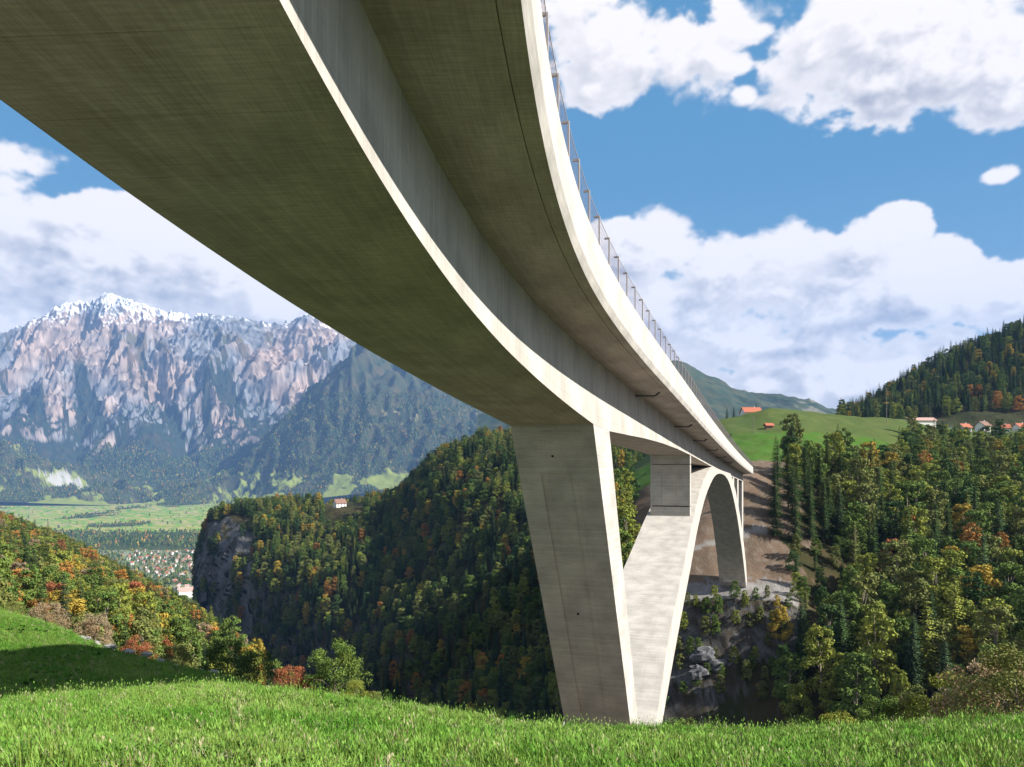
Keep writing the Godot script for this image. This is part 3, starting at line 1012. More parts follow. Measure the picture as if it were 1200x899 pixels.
func make_hills() -> void:
	# wooded slope on the left, behind the meadow
	left_hill.put(net_of([-500, -250, -100, 0, 60, 120, 180, 240, 300, 360, 430], [
		[75.0, [735, 745, 755, 770, 785, 810, 840, 870, 900, 950, 1000]],
		[110.0, [690, 710, 725, 745, 760, 775, 795, 825, 860, 920, 1000]],
		[160.0, [655, 680, 700, 722, 735, 750, 768, 790, 818, 880, 980]],
		[250.0, [600, 640, 668, 690, 705, 722, 742, 766, 800, 880, 990]],
		[400.0, [555, 595, 628, 652, 670, 692, 716, 748, 800, 890, 1000]],
		[650.0, [520, 560, 592, 617, 640, 668, 702, 742, 800, 890, 1000]],
		[900.0, [530, 565, 597, 624, 655, 690, 722, 760, 800, 850, 900]],
		[1300.0, [600, 640, 660, 680, 700, 720, 740, 760, 790, 820, 850]],
	]), 10, 14)
	rough(left_hill, noise(5, 60.0, 4), 7.0)
	left_hill.normals()
	wild_colour(left_hill, Color(0.05, 0.06, 0.02), Color(0.09, 0.07, 0.03), Color(0.25, 0.24, 0.22), 0.45, 51)
	ground_piece("left_hillside", left_hill, M.forest_floor)
	# the far wall of the gorge, left of the pier
	gorge.put(net_of([230, 250, 280, 335, 400, 460, 510, 560, 620, 700, 790, 880], [
		[[760, 740, 690, 610, 520, 440, 390, 350, 318, 292, 278, 272], [790, 800, 810, 830, 860, 880, 900, 910, 920, 930, 930, 930]],
		[[775, 752, 705, 635, 555, 490, 448, 412, 380, 352, 332, 322], [735, 735, 745, 760, 780, 795, 805, 812, 818, 820, 810, 800]],
		[[788, 764, 722, 664, 600, 545, 508, 474, 442, 412, 392, 382], [700, 680, 690, 702, 712, 716, 716, 714, 714, 710, 704, 700]],
		[[805, 785, 752, 712, 668, 626, 588, 550, 516, 486, 468, 458], [685, 645, 646, 652, 658, 658, 648, 632, 622, 614, 614, 616]],
		[[830, 815, 795, 780, 758, 730, 680, 640, 612, 580, 562, 548], [676, 628, 616, 610, 610, 606, 580, 553, 546, 558, 570, 574]],
		[[880, 870, 865, 860, 850, 830, 790, 755, 725, 700, 682, 668], [672, 618, 602, 597, 597, 592, 548, 528, 524, 534, 548, 556]],
		[[1150, 1150, 1150, 1150, 1150, 1100, 1040, 960, 910, 870, 840, 820], [740, 690, 650, 640, 630, 600, 560, 532, 526, 532, 545, 552]],
		[[1500, 1500, 1500, 1500, 1500, 1450, 1350, 1280, 1220, 1160, 1120, 1080], [900, 860, 820, 800, 780, 740, 680, 640, 620, 620, 630, 640]],
	]), 14, 22)
	rough(gorge, noise(6, 110.0, 4), 20.0)
	# crags: push the steep part in and out
	gorge.normals()
	var crag := noise(7, 22.0, 5, FastNoiseLite.TYPE_SIMPLEX_SMOOTH, true)
	for k in gorge.p.size():
		var p := gorge.p[k]
		var st := clampf((0.75 - gorge.n[k].y) * 2.5, 0.0, 1.0)
		gorge.p[k] += gorge.n[k] * crag.get_noise_3dv(Vector3(p.x, p.y * 0.4, p.z)) * 5.0 * st
	gorge.normals()
	wild_colour(gorge, Color(0.045, 0.05, 0.02), Color(0.08, 0.065, 0.03), Color(0.17, 0.17, 0.165), 0.40, 53)
	var strata := noise(55, 16.0, 5)
	for k in gorge.p.size():
		var p := gorge.p[k]
		var u := 600.0 + F * p.x / -p.z
		if u < 300.0 and gorge.n[k].y < 0.72:
			var t := strata.get_noise_3dv(Vector3(p.x * 1.2, p.y * 0.5, p.z * 1.2))
			gorge.c[k] = Color(0.21, 0.215, 0.22).lerp(Color(0.10, 0.095, 0.08), clampf(0.45 + t * 1.9, 0, 1))
	ground_piece("gorge_wall", gorge, M.forest_floor)
	# far bank: rock foot, ledge, bare slope, meadow above, woods to the right
	bank.put(net_of([705, 745, 790, 830, 870, 900, 930, 965, 1010, 1060, 1130, 1210, 1320, 1500, 1800], [
		[[185, 175, 165, 160, 150, 145, 140, 138, 135, 130, 125, 120, 115, 110, 100], [1060, 1060, 1060, 1060, 1060, 1060, 1060, 1070, 1080, 1080, 1080, 1080, 1080, 1080, 1080]],
		[[205, 200, 196, 192, 188, 184, 178, 172, 165, 160, 155, 150, 145, 140, 130], [900, 890, 880, 876, 874, 874, 874, 872, 866, 860, 856, 856, 860, 870, 880]],
		[[214, 212, 210, 208, 206, 204, 200, 195, 188, 182, 176, 172, 168, 160, 150], [790, 782, 770, 766, 768, 772, 775, 785, 800, 800, 796, 790, 790, 800, 820]],
		[[219, 217, 216, 214, 212, 211, 210, 208, 204, 200, 196, 192, 190, 185, 180], [712, 706, 703, 700, 700, 700, 704, 724, 752, 756, 750, 742, 738, 740, 760]],
		[[228, 226, 226, 225, 224, 223, 222, 221, 218, 216, 214, 212, 210, 205, 200], [708, 700, 694, 691, 690, 690, 694, 708, 722, 726, 720, 712, 706, 705, 720]],
		[[245, 243, 242, 241, 240, 239, 238, 238, 238, 238, 238, 238, 236, 230, 225], [690, 672, 652, 644, 640, 640, 645, 655, 672, 682, 680, 676, 670, 665, 670]],
		[[270, 266, 262, 258, 256, 256, 256, 258, 260, 264, 266, 266, 266, 262, 255], [662, 640, 612, 600, 592, 592, 596, 606, 628, 644, 648, 642, 632, 620, 620]],
		[[310, 300, 290, 280, 270, 274, 280, 284, 290, 296, 300, 300, 300, 300, 290], [630, 606, 580, 566, 558, 556, 558, 566, 588, 606, 610, 602, 590, 575, 570]],
		[[380, 360, 340, 330, 320, 325, 330, 340, 345, 350, 350, 350, 350, 350, 340], [600, 578, 558, 548, 543, 541, 542, 548, 562, 572, 576, 570, 558, 545, 540]],
		[[470, 450, 430, 420, 420, 420, 420, 425, 430, 430, 430, 430, 430, 430, 430], [580, 556, 532, 518, 513, 511, 511, 513, 518, 528, 540, 536, 526, 515, 510]],
		[[560, 540, 520, 510, 510, 510, 510, 515, 520, 520, 520, 520, 520, 520, 520], [570, 545, 512, 496, 487, 481, 482, 486, 490, 495, 512, 512, 506, 498, 492]],
		[[660, 640, 620, 610, 610, 610, 610, 620, 640, 650, 650, 650, 650, 650, 650], [568, 545, 516, 502, 493, 487, 487, 490, 493, 496, 504, 504, 500, 492, 486]],
		[[900, 880, 860, 850, 850, 850, 850, 850, 880, 900, 900, 900, 900, 900, 900], [580, 560, 540, 530, 525, 520, 520, 520, 515, 512, 510, 508, 505, 500, 495]],
	]), 12, 14)
	rough(bank, noise(8, 30.0, 4), 1.8)
	bank.normals()
	for k in bank.p.size():
		var p := bank.p[k]
		var st := clampf((0.66 - bank.n[k].y) * 3.0, 0.0, 1.0) * (1.0 - smoothstep(-30.0, -18.0, p.y))
		bank.p[k] += bank.n[k] * crag.get_noise_3dv(Vector3(p.x, p.y * 0.6, p.z) * 1.5) * 1.4 * st
	bank.normals()
	var n1 := noise(61, 14.0, 4)
	var n2 := noise(62, 3.0, 4)
	bank.c.resize(bank.p.size())
	for j in bank.h:
		var row := float(j) / (bank.h - 1) * 12.0
		for i in bank.w:
			var k := j * bank.w + i
			var p := bank.p[k]
			var u := 600.0 + F * p.x / -p.z
			var a := n1.get_noise_3dv(p)
			var b := n2.get_noise_3dv(p)
			var wood := Color(0.05, 0.055, 0.022).lerp(Color(0.09, 0.07, 0.035), clampf(0.5 + a, 0, 1))
			var soil := Color(0.235, 0.165, 0.115).lerp(Color(0.155, 0.115, 0.080), clampf(0.5 + a * 1.5, 0, 1)).lerp(Color(0.30, 0.26, 0.21), clampf(b * 1.3, 0, 0.7))
			var green := Color(0.075, 0.185, 0.022).lerp(Color(0.115, 0.185, 0.038), clampf(0.5 + a * 1.4, 0, 1))
			if row > 9.2: green = Color(0.13, 0.165, 0.048).lerp(Color(0.10, 0.15, 0.04), clampf(0.5 + a * 1.6, 0, 1))
			var g := wood
			if row > 8.05 + a * 0.12: g = green
			elif row > 2.9 and u < 935.0 + a * 40.0 and u > 742.0: g = soil
			if row > 2.92 and row < 4.25 + b * 0.2 and u < 935.0 and u > 730.0: g = Color(0.36, 0.345, 0.33).lerp(Color(0.26, 0.24, 0.22), clampf(0.5 + b * 1.5, 0, 1))
			if row <= 2.92 and bank.n[k].y < 0.62 + b * 0.25: g = Color(0.20, 0.195, 0.19).lerp(Color(0.085, 0.072, 0.055), clampf(0.55 + b * 1.8 + a, 0, 1))  # cliff rock under the ledge, with the hollow's shade put into its dark tone
			if u > 770.0 and u < 900.0 and absf(row - 5.05 - (u - 800.0) / 260.0) < 0.07: g = Color(0.34, 0.32, 0.29)
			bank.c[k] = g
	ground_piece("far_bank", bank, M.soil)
	# wooded hill at the upper right
	right_hill.put(net_of([820, 900, 960, 1000, 1050, 1100, 1150, 1200, 1280, 1400, 1600], [
		[640.0, [520, 512, 506, 505, 505, 505, 505, 505, 505, 505, 505]],
		[720.0, [512, 504, 499, 497, 492, 486, 480, 476, 470, 460, 450]],
		[820.0, [508, 500, 495, 492, 474, 456, 442, 430, 410, 380, 340]],
		[930.0, [506, 498, 492, 488, 460, 432, 412, 392, 362, 320, 270]],
		[1050.0, [508, 500, 496, 492, 462, 432, 410, 388, 356, 310, 260]],
		[1300.0, [530, 520, 510, 505, 490, 470, 450, 430, 400, 360, 320]],
	]), 10, 14)
	rough(right_hill, noise(9, 90.0, 4), 10.0)
	right_hill.normals()
	wild_colour(right_hill, Color(0.04, 0.05, 0.02), Color(0.07, 0.065, 0.03), Color(0.2, 0.2, 0.2), 0.4, 57)
	ground_piece("right_hill", right_hill, M.forest_floor)

func make_valley() -> void:
	var floor_y := -335.0
	var net := []
	for d in [1300.0, 1700.0, 2100.0, 2600.0, 3200.0, 4000.0, 5200.0, 7000.0, 9800.0, 12500.0]:
		var line := []
		for u in [-700, -400, -200, 0, 150, 300, 450, 600, 800, 1100, 1600]:
			line.append(Vector3((u - 600.0) / F * d, floor_y + (0.0 if d < 7000.0 else (d - 7000.0) * 0.012), -d))
		net.append(line)
	valley.put(net, 40, 34)
	valley.normals()
	var cell := FastNoiseLite.new()
	cell.seed = 4
	cell.noise_type = FastNoiseLite.TYPE_CELLULAR
	cell.frequency = 1.0 / 300.0
	cell.cellular_distance_function = FastNoiseLite.DISTANCE_MANHATTAN
	cell.cellular_return_type = FastNoiseLite.RETURN_CELL_VALUE
	cell.cellular_jitter = 0.7
	var wood := noise(81, 900.0, 4)
	var fine := noise(82, 60.0, 3)
	valley.c.resize(valley.p.size())
	for k in valley.p.size():
		var p := valley.p[k]
		var d := -p.z
		var c := cell.get_noise_2d(p.x * 0.55 + p.z * 0.12, p.z * 0.42)
		var r := fposmod(c * 43.7, 1.0)
		var g := Color(0.16, 0.23, 0.06)
		if r < 0.30: g = Color(0.08, 0.23, 0.02)
		elif r < 0.52: g = Color(0.29, 0.29, 0.06)
		elif r < 0.68: g = Color(0.34, 0.29, 0.13)
		elif r < 0.78: g = Color(0.36, 0.24, 0.18)
		elif r < 0.90: g = Color(0.18, 0.27, 0.04)
		g = g * (0.95 + fine.get_noise_2d(p.x, p.z) * 0.3)
		if d < 3900.0 or d > 8300.0 + wood.get_noise_2d(p.x, p.z) * 1500.0 or wood.get_noise_2d(p.x * 0.7, p.z * 0.5) > 0.28: g = Color(0.045, 0.062, 0.024)
		if d < 3050.0: g = Color(0.13, 0.17, 0.06).lerp(Color(0.24, 0.23, 0.2), clampf(0.4 + fine.get_noise_2d(p.x, p.z), 0, 1))
		g.a = 1.0
		valley.c[k] = g
	ground_piece("valley_floor", valley, M.ground)

var tint: FastNoiseLite
func make_mountains() -> void:
	var cols := [-700, -420, -200, -80, 0, 35, 70, 100, 130, 165, 200, 235, 265, 320, 365, 400, 440, 500, 560, 640, 760, 900]
	var top := [470, 430, 408, 396, 391, 384, 366, 360, 353, 364, 375, 376, 378, 386, 376, 396, 416, 440, 466, 490, 510, 520]
	var rows := []
	var prof := [[7600.0, 0.0], [8300.0, 0.10], [9000.0, 0.22], [9600.0, 0.40], [10100.0, 0.58], [10600.0, 0.78], [11000.0, 1.0], [11600.0, 0.86], [12600.0, 0.5]]
	for pr in prof:
		var line := []
		for k in cols.size():
			var base: float = 590.0 - (pr[0] - 7600.0) / 5000.0 * 26.0
			line.append(lerpf(base, top[k], pr[1]) if pr[1] < 1.0 else top[k])
		rows.append([pr[0], line])
	range_.put(net_of(cols, rows), 34, 40)
	var spur := noise(91, 2300.0, 6, FastNoiseLite.TYPE_SIMPLEX_SMOOTH, true)
	var crag := noise(92, 420.0, 5, FastNoiseLite.TYPE_SIMPLEX_SMOOTH, true)
	var warp := noise(93, 1800.0, 2)
	var chip := noise(96, 190.0, 4, FastNoiseLite.TYPE_SIMPLEX_SMOOTH, true)
	var layer := noise(97, 70.0, 3)
	var strip := noise(98, 330.0, 4)
	var spines := []
	for line in [[[130, 10950], [95, 10000], [35, 9000], [0, 8300]], [[160, 10900], [215, 10000], [300, 9000], [340, 8300]], [[262, 10900], [325, 9900], [400, 9000]],
			[[66, 10900], [0, 9800], [-60, 8800]], [[135, 10400], [150, 9500], [185, 8500]], [[205, 10900], [250, 10200], [262, 9300]], [[365, 10900], [420, 10000], [470, 9200]], [[-120, 10900], [-180, 9600], [-220, 8600]]]:
		for k in line.size() - 1:
			spines.append([Vector2((line[k][0] - 600.0) / F * line[k][1], -line[k][1]), Vector2((line[k + 1][0] - 600.0) / F * line[k + 1][1], -line[k + 1][1])])
	for j in range_.h:
		var f := float(j) / (range_.h - 1) * 8.0
		var body := smoothstep(0.0, 2.5, f) * (1.0 - 0.86 * smoothstep(4.4, 6.0, f))
		for i in range_.w:
			var p := range_.p[j * range_.w + i]
			var wx := warp.get_noise_2d(p.x, p.z) * 700.0
			var a := spur.get_noise_2d((p.x + wx + p.z * 0.55) * 0.95, p.z * 0.6 - p.x * 0.2)
			var b := crag.get_noise_2d((p.x + wx * 0.4) * 1.1, p.z * 0.85)
			var here := Vector2(p.x + wx * 0.35 + b * 90.0, p.z)
			var near := 1e9
			for sp in spines: near = minf(near, here.distance_squared_to(Geometry2D.get_closest_point_to_segment(here, sp[0], sp[1])))
			a = a * 0.6 + maxf(0.0, 1.0 - sqrt(near) / 720.0) * 0.75
			range_.p[j * range_.w + i].y += (a * 560.0 - 110.0) * body + b * 160.0 * (0.25 + 0.75 * body) * smoothstep(0.5, 3.0, f) + chip.get_noise_2d(p.x, p.z * 0.8) * 62.0 * smoothstep(0.8, 3.0, f)
	range_.normals()
	tint = noise(94, 1300.0, 6)
	var fine := noise(95, 130.0, 4)
	range_.c.resize(range_.p.size())
	for k in range_.p.size():
		var p := range_.p[k]
		var n := range_.n[k]
		var t := tint.get_noise_3dv(p)
		var s := fine.get_noise_3dv(Vector3(p.x, p.y * 0.5, p.z))
		var rock := Color(0.150, 0.154, 0.165).lerp(Color(0.270, 0.205, 0.170), clampf(0.45 + t * 2.4, 0, 1)) * (1.0 + s * 0.8 + layer.get_noise_3dv(Vector3(p.x * 0.12, p.y + p.x * 0.16, p.z * 0.12)) * 0.7)
		var turf := Color(0.165, 0.105, 0.065).lerp(Color(0.10, 0.095, 0.05), clampf(0.5 - t * 1.5, 0, 1))
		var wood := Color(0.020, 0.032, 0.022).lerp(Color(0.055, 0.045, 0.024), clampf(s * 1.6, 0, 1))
		var g := rock
		var h := p.y + t * 520.0 + s * 260.0
		if n.y > 0.72 + s * 0.2 and h < 1900.0: g = rock.lerp(turf, 0.75)
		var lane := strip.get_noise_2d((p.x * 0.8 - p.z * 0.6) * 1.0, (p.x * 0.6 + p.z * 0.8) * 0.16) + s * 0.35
		if lane > 0.16 and h < 1850.0 and h > 300.0: g = wood.lerp(turf, clampf((h - 1200.0) / 500.0, 0.0, 1.0)) * 0.85  # dark wood and turf stripes, also painted in for the shaded flanks
		if h < 760.0 and (n.y > 0.55 + s * 0.25 or h < 220.0): g = wood
		if h < 420.0 and n.y > 0.42 + s * 0.2: g = wood
		if p.y + s * 420.0 + t * 300.0 > 2150.0 and n.y > 0.45 + s * 0.4: g = Color(0.62, 0.63, 0.66)
		g.a = 1.0
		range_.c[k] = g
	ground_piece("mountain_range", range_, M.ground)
	# a wooded ridge before it, to the right
	foothill.put(net_of([-260, -140, -60, 0, 50, 110, 170, 230, 290, 340, 390, 430, 480, 530, 580, 660, 760, 900], [
		[6600.0, [584, 586, 587, 588, 590, 592, 594, 596, 594, 588, 582, 578, 576, 575, 574, 574, 574, 574]],
		[7000.0, [564, 566, 566, 566, 572, 582, 588, 590, 580, 566, 554, 546, 546, 548, 550, 552, 556, 560]],
		[7400.0, [530, 532, 534, 536, 552, 574, 582, 582, 560, 532, 506, 492, 498, 506, 514, 524, 536, 548]],
		[7800.0, [505, 512, 520, 530, 550, 572, 580, 578, 544, 496, 452, 432, 448, 468, 488, 506, 524, 540]],
		[8150.0, [510, 516, 522, 534, 556, 574, 580, 578, 540, 482, 434, 411, 432, 458, 484, 502, 522, 540]],
		[8800.0, [540, 545, 550, 556, 566, 578, 582, 580, 560, 520, 480, 455, 470, 490, 510, 520, 535, 550]],
	]), 22, 24)
	for j in foothill.h:
		var f := float(j) / (foothill.h - 1) * 5.0
		for i in foothill.w:
			var p := foothill.p[j * foothill.w + i]
			foothill.p[j * foothill.w + i].y += (spur.get_noise_2d(p.x * 1.3 + p.z * 0.3, p.z * 0.7) * 240.0 - 90.0 + crag.get_noise_2d(p.x * 1.4, p.z * 1.2) * 120.0) * smoothstep(0.0, 1.5, f)
	foothill.normals()
	foothill.c.resize(foothill.p.size())
	for k in foothill.p.size():
		var p := foothill.p[k]
		var t := tint.get_noise_3dv(p * 1.3)
		var s := fine.get_noise_3dv(p)
		var g := Color(0.032, 0.047, 0.026).lerp(Color(0.075, 0.065, 0.032), clampf(0.35 + s * 1.4, 0, 1))
		if t > 0.16 and p.y < 560.0 and foothill.n[k].y > 0.55: g = Color(0.17, 0.20, 0.045).lerp(Color(0.26, 0.22, 0.10), clampf(p.y / 500.0, 0, 1))
		if foothill.n[k].y < 0.66 + s * 0.2 and p.x < -4000.0 and t > 0.28: g = Color(0.32, 0.31, 0.30)
		g.a = 1.0
		foothill.c[k] = g
	ground_piece("foothills", foothill, M.ground)
	# blue ridge to the right of the bridge
	far_ridge.put(net_of([560, 660, 740, 790, 830, 870, 905, 950, 985, 1030, 1100, 1250, 1500], [
		[3200.0, [560, 556, 552, 550, 548, 545, 540, 536, 534, 530, 525, 520, 515]],
		[3800.0, [520, 505, 490, 480, 486, 496, 502, 508, 514, 515, 510, 505, 500]],
		[4500.0, [490, 465, 440, 428, 444, 464, 474, 480, 490, 492, 486, 480, 470]],
		[5000.0, [500, 475, 448, 428, 446, 462, 469, 478, 486, 488, 482, 475, 465]],
		[6000.0, [530, 510, 495, 485, 490, 500, 505, 510, 515, 515, 510, 505, 500]],
	]), 22, 26)
	for j in far_ridge.h:
		for i in far_ridge.w:
			var p := far_ridge.p[j * far_ridge.w + i]
			far_ridge.p[j * far_ridge.w + i].y += spur.get_noise_2d(p.x * 2.0, p.z) * 45.0 + crag.get_noise_2d(p.x, p.z) * 22.0
	far_ridge.normals()
	far_ridge.c.resize(far_ridge.p.size())
	for k in far_ridge.p.size():
		var p := far_ridge.p[k]
		var s := fine.get_noise_3dv(p)
		var g := Color(0.030, 0.048, 0.028).lerp(Color(0.07, 0.07, 0.035), clampf(0.3 + s, 0, 1))
		if tint.get_noise_3dv(p * 2.0) + s * 0.7 > 0.5: g = Color(0.14, 0.13, 0.10)
		far_ridge.c[k] = g
	ground_piece("far_ridge", far_ridge, M.ground)

# ---------------------------------------------------------------- woods
func side_word(u: float, marks: Array) -> String:
	for m in marks:
		if u < m[0]: return m[1]
	return marks[-1][1]

# look-alikes in the same place are told apart by their order from left to right
func tell_apart(list: Array) -> void:
	var nth := ["first", "second", "third", "fourth", "fifth", "sixth", "seventh", "eighth", "ninth", "tenth", "eleventh", "twelfth", "thirteenth", "fourteenth", "fifteenth", "sixteenth"]
	var same := {}
	for d in list:
		if not same.has(d.label): same[d.label] = []
		same[d.label].append(d)
	for l in same:
		if same[l].size() < 2: continue
		same[l].sort_custom(func(a, b): return a.u < b.u)
		for k in same[l].size():
			same[l][k].label = l + (", left one" if same[l].size() == 2 and k == 0 else (", right one" if same[l].size() == 2 else ", %s from left" % nth[mini(k, 15)]))

func make_woods() -> void:
	rng.seed = 303
	var mix_right := {"green": 4.0, "olive": 3.0, "yellow-green": 3.0, "golden": 0.9, "orange": 0.3, "dark green": 1.5, "rust red": 0.08}
	var mix_left := {"green": 3.0, "olive": 2.5, "yellow-green": 3.0, "golden": 1.2, "orange": 1.2, "rust red": 0.4, "pale brown": 0.3}
	var mix_gorge := {"green": 3.0, "olive": 3.0, "dark green": 2.5, "yellow-green": 2.0, "golden": 0.8, "orange": 0.3}
	var singles := []
	# right bank
	var list := []
	for p in spread(bank, 22000, 5.3, func(x, y, q, n):
		var row: float = y * 12.0
		var u: float = 600.0 + F * q.x / -q.z
		if row < 1.15 or row > 9.5: return false
		if row > 8.0: return u > 1035.0 + (row - 8.0) * 22.0
		if u > 735.0 and u < 905.0: return row < 2.0 and u < 770.0
		if u < 735.0: return row < 8.0
		if u < 985.0 and row > 2.6:
			if row > 7.3: return u > 960.0 + (row - 7.3) * 60.0
			if row > 5.3 and row < 6.9: return u > 908.0
			return u > 925.0 + (8.0 if row < 4.4 else 0.0)
		return true):
		var u: float = 600.0 + F * p.x / -p.z
		var d := grow(p, 0.30, mix_right, 1.1)
		if d.kind == "spruce": d.scale *= 0.88
		if u > 900.0 and u < 972.0 and p.z > -272.0 and p.z < -242.0:
			d.kind = "spruce"; d.proto = spruce[rng.randi() % 4]; d.tint = "dark green"; d.scale = rng.randf_range(0.75, 1.0)
		elif u < 990.0 and p.z > -245.0 and p.z < -205.0:
			d.scale *= 0.42
		elif p.z > -205.0 and rng.randf() < 0.5: d.scale *= 0.7
		elif p.z < -360.0: d.scale *= 0.8
		d.h = d.proto.h * d.scale
		list.append(d)
	for p in spread(bank, 7000, 2.2, func(x, y, q, n):
		var row: float = y * 12.0
		var u: float = 600.0 + F * q.x / -q.z
		if row < 1.5 or row > 2.95 or u < 770.0 or u > 925.0: return false
		return u < 845.0 or u > 905.0 or (row > 2.6 and rng.randf() < 0.5) or rng.randf() < 0.3):
		var d := grow(p, 0.0, {"green": 3.0, "olive": 2.0, "yellow-green": 2.0, "golden": 0.4}, 0.30)
		list.append(d)
	list.sort_custom(func(a, b): return seen_size(a) > seen_size(b))
	var many := 185
	for d in list.slice(0, many): d.zone = "right"; singles.append(d)
	plant_mass("right_bank_forest", "mixed green and golden autumn forest on the bank right of bridge", list.slice(many))
	# left hillside
	list = []
	for p in spread(left_hill, 34000, 4.6, func(x, y, q, n): return y > 0.05 and y < 0.97):
		list.append(grow(p, 0.22, mix_left, 0.74 if p.z < -200.0 else 0.52))
	list.sort_custom(func(a, b): return seen_size(a) > seen_size(b))
	many = 70
	for d in list.slice(0, many): d.zone = "left"; singles.append(d)
	plant_mass("left_hillside_forest", "sunlit autumn forest covering the left hillside below the mountains", list.slice(many))
	# gorge wall and the plateau above it
	list = []
	var gaps := noise(111, 34.0, 3)
	for p in spread(gorge, 60000, 5.2, func(x, y, q, n):
		if y < 0.03: return false
		var u: float = 600.0 + F * q.x / -q.z
		if u < 296.0 and y < 0.62: return gaps.get_noise_3dv(q) > 0.36
		if n.y < 0.25: return rng.randf() < 0.3
		if n.y < 0.5: return gaps.get_noise_3dv(q) > -0.3
		if u > 378.0 and u < 428.0 and q.z < -755.0 and q.z > -900.0: return false
		return true):
		list.append(grow(p, 0.34, mix_gorge, 0.82))
	list.sort_custom(func(a, b): return seen_size(a) > seen_size(b))
	many = 40
	for d in list.slice(0, many): d.zone = "gorge"; singles.append(d)
	plant_mass("gorge_forest", "dark mixed forest clinging to the shaded gorge wall behind the pier", list.slice(many))
	# upper right hill
	list = []
	for p in spread(right_hill, 16000, 7.0, func(x, y, q, n):
		var u: float = 600.0 + F * q.x / -q.z
		return y > 0.16 and u > 985.0 and u < 1330.0):
		list.append(grow(p, 0.62, mix_gorge, 0.95))
	plant_mass("hilltop_forest", "dark forested hill at the upper right above the meadow", list)
	# each single tree gets the words that find it
	for d in singles:
		var p: Vector3 = d.at
		var u: float = 600.0 + F * p.x / -p.z
		var v: float = HORIZON - F * (p.y + d.h * 0.5) / -p.z
		var size := "tall" if d.scale > 1.0 else ("small" if d.scale < 0.72 else "medium")
		var where := ""
		var group := ""
		if d.zone == "right":
			where = side_word(u, [[800.0, "beneath the arch"], [930.0, "by the bare slope"], [1000.0, "right of the bare slope"], [1070.0, "below the power pole"], [1140.0, "in the right forest"], [9999.0, "at the right edge"]])
			where += ", " + side_word(v, [[545.0, "topmost row"], [600.0, "upper row"], [660.0, "upper middle"], [720.0, "middle"], [780.0, "lower part"], [9999.0, "lowest row"]])
			group = "forest trees on the bank right of the bridge"
		elif d.zone == "left":
			where = side_word(u, [[70.0, "at the left edge"], [150.0, "above the stones"], [230.0, "amid the left slope"], [9999.0, "left of the gorge"]])
			where += ", " + side_word(v, [[690.0, "high on the hillside"], [730.0, "halfway up"], [9999.0, "low by the meadow"]])
			group = "forest trees on the left hillside"
		else:
			where = "on gorge wall " + side_word(u, [[560.0, "left of the pier"], [740.0, "behind the pier"], [9999.0, "seen under the bridge"]])
			where += side_word(v, [[600.0, ", high up"], [720.0, ", midway"], [9999.0, ", deep down"]])
			group = "forest trees on the gorge wall"
		d.label = "%s %s %s %s" % [size, d.tint, d.kind, where]
		d.group = group
		d.u = u
	tell_apart(singles)
	for d in singles: plant_one(d, d.label, d.group)
	# tiny trees of the valley woods and foothills: nobody could count them
	var blob := Bag.new()
	for k in 26:
		var a := rng.randf() * TAU
		var y := rng.randf()
		put_leaf(blob, Vector3(cos(a) * (1.0 - y * 0.75) * 4.6, 2.0 + y * 13.0, sin(a) * (1.0 - y * 0.75) * 4.6), Vector3(cos(a), 0.7, sin(a)).normalized(), 3.4, tone(rng.randf_range(0.75, 1.25)), 0.3)
	var mini := {"crown_mesh": blob.mesh(true), "h": 17.0}
	var valley_mix := {"dark green": 4.0, "olive": 2.0, "green": 2.0, "blue-green": 2.0, "golden": 0.5, "orange": 0.3}
	var wood := noise(81, 900.0, 4)
	list = []
	for k in 22000:
		var d := 2150.0 + 7000.0 * pow(rng.randf(), 1.6)
		var u := rng.randf_range(-60.0, 560.0)
		var p := Vector3((u - 600.0) / F * d, -335.0 + maxf(0.0, d - 7000.0) * 0.012, -d)
		var belt := d > 3150.0 and d < 3950.0
		var town := d < 3050.0
		var woods := wood.get_noise_2d(p.x * 0.7, p.z * 0.5) > 0.26 or d > 8300.0
		var keep := 0.03
		if belt: keep = 0.95
		elif town: keep = 0.75
		elif woods: keep = 0.9
		if rng.randf() > keep: continue
		list.append({"at": p, "turn": rng.randf() * TAU, "scale": rng.randf_range(0.6, 1.25) * (0.7 if town else 1.0), "proto": mini, "tint": pick(valley_mix)})
	plant_mass("valley_woods", "bands of dark woodland across the flat valley floor", list)
	list = []
	for k in 60000:
		var x := rng.randf()
		var y := rng.randf_range(0.02, 0.86)
		var p := foothill.sample(x, y)
		if p.y > 760.0 or (p.y < 560.0 and tint.get_noise_3dv(p * 1.3) > 0.14): continue
		list.append({"at": p, "turn": rng.randf() * TAU, "scale": rng.randf_range(0.7, 1.5), "proto": mini, "tint": pick(valley_mix)})
	for k in 60000:
		var p := range_.sample(rng.randf(), rng.randf_range(0.01, 0.42))
		if p.y > 190.0 + 520.0 * wood.get_noise_3dv(p * 1.4): continue
		list.append({"at": p, "turn": rng.randf() * TAU, "scale": rng.randf_range(0.9, 1.9), "proto": mini, "tint": pick(valley_mix)})
	plant_mass("foothill_woods", "hazy blue forest on the foothills below the rocky mountain", list)

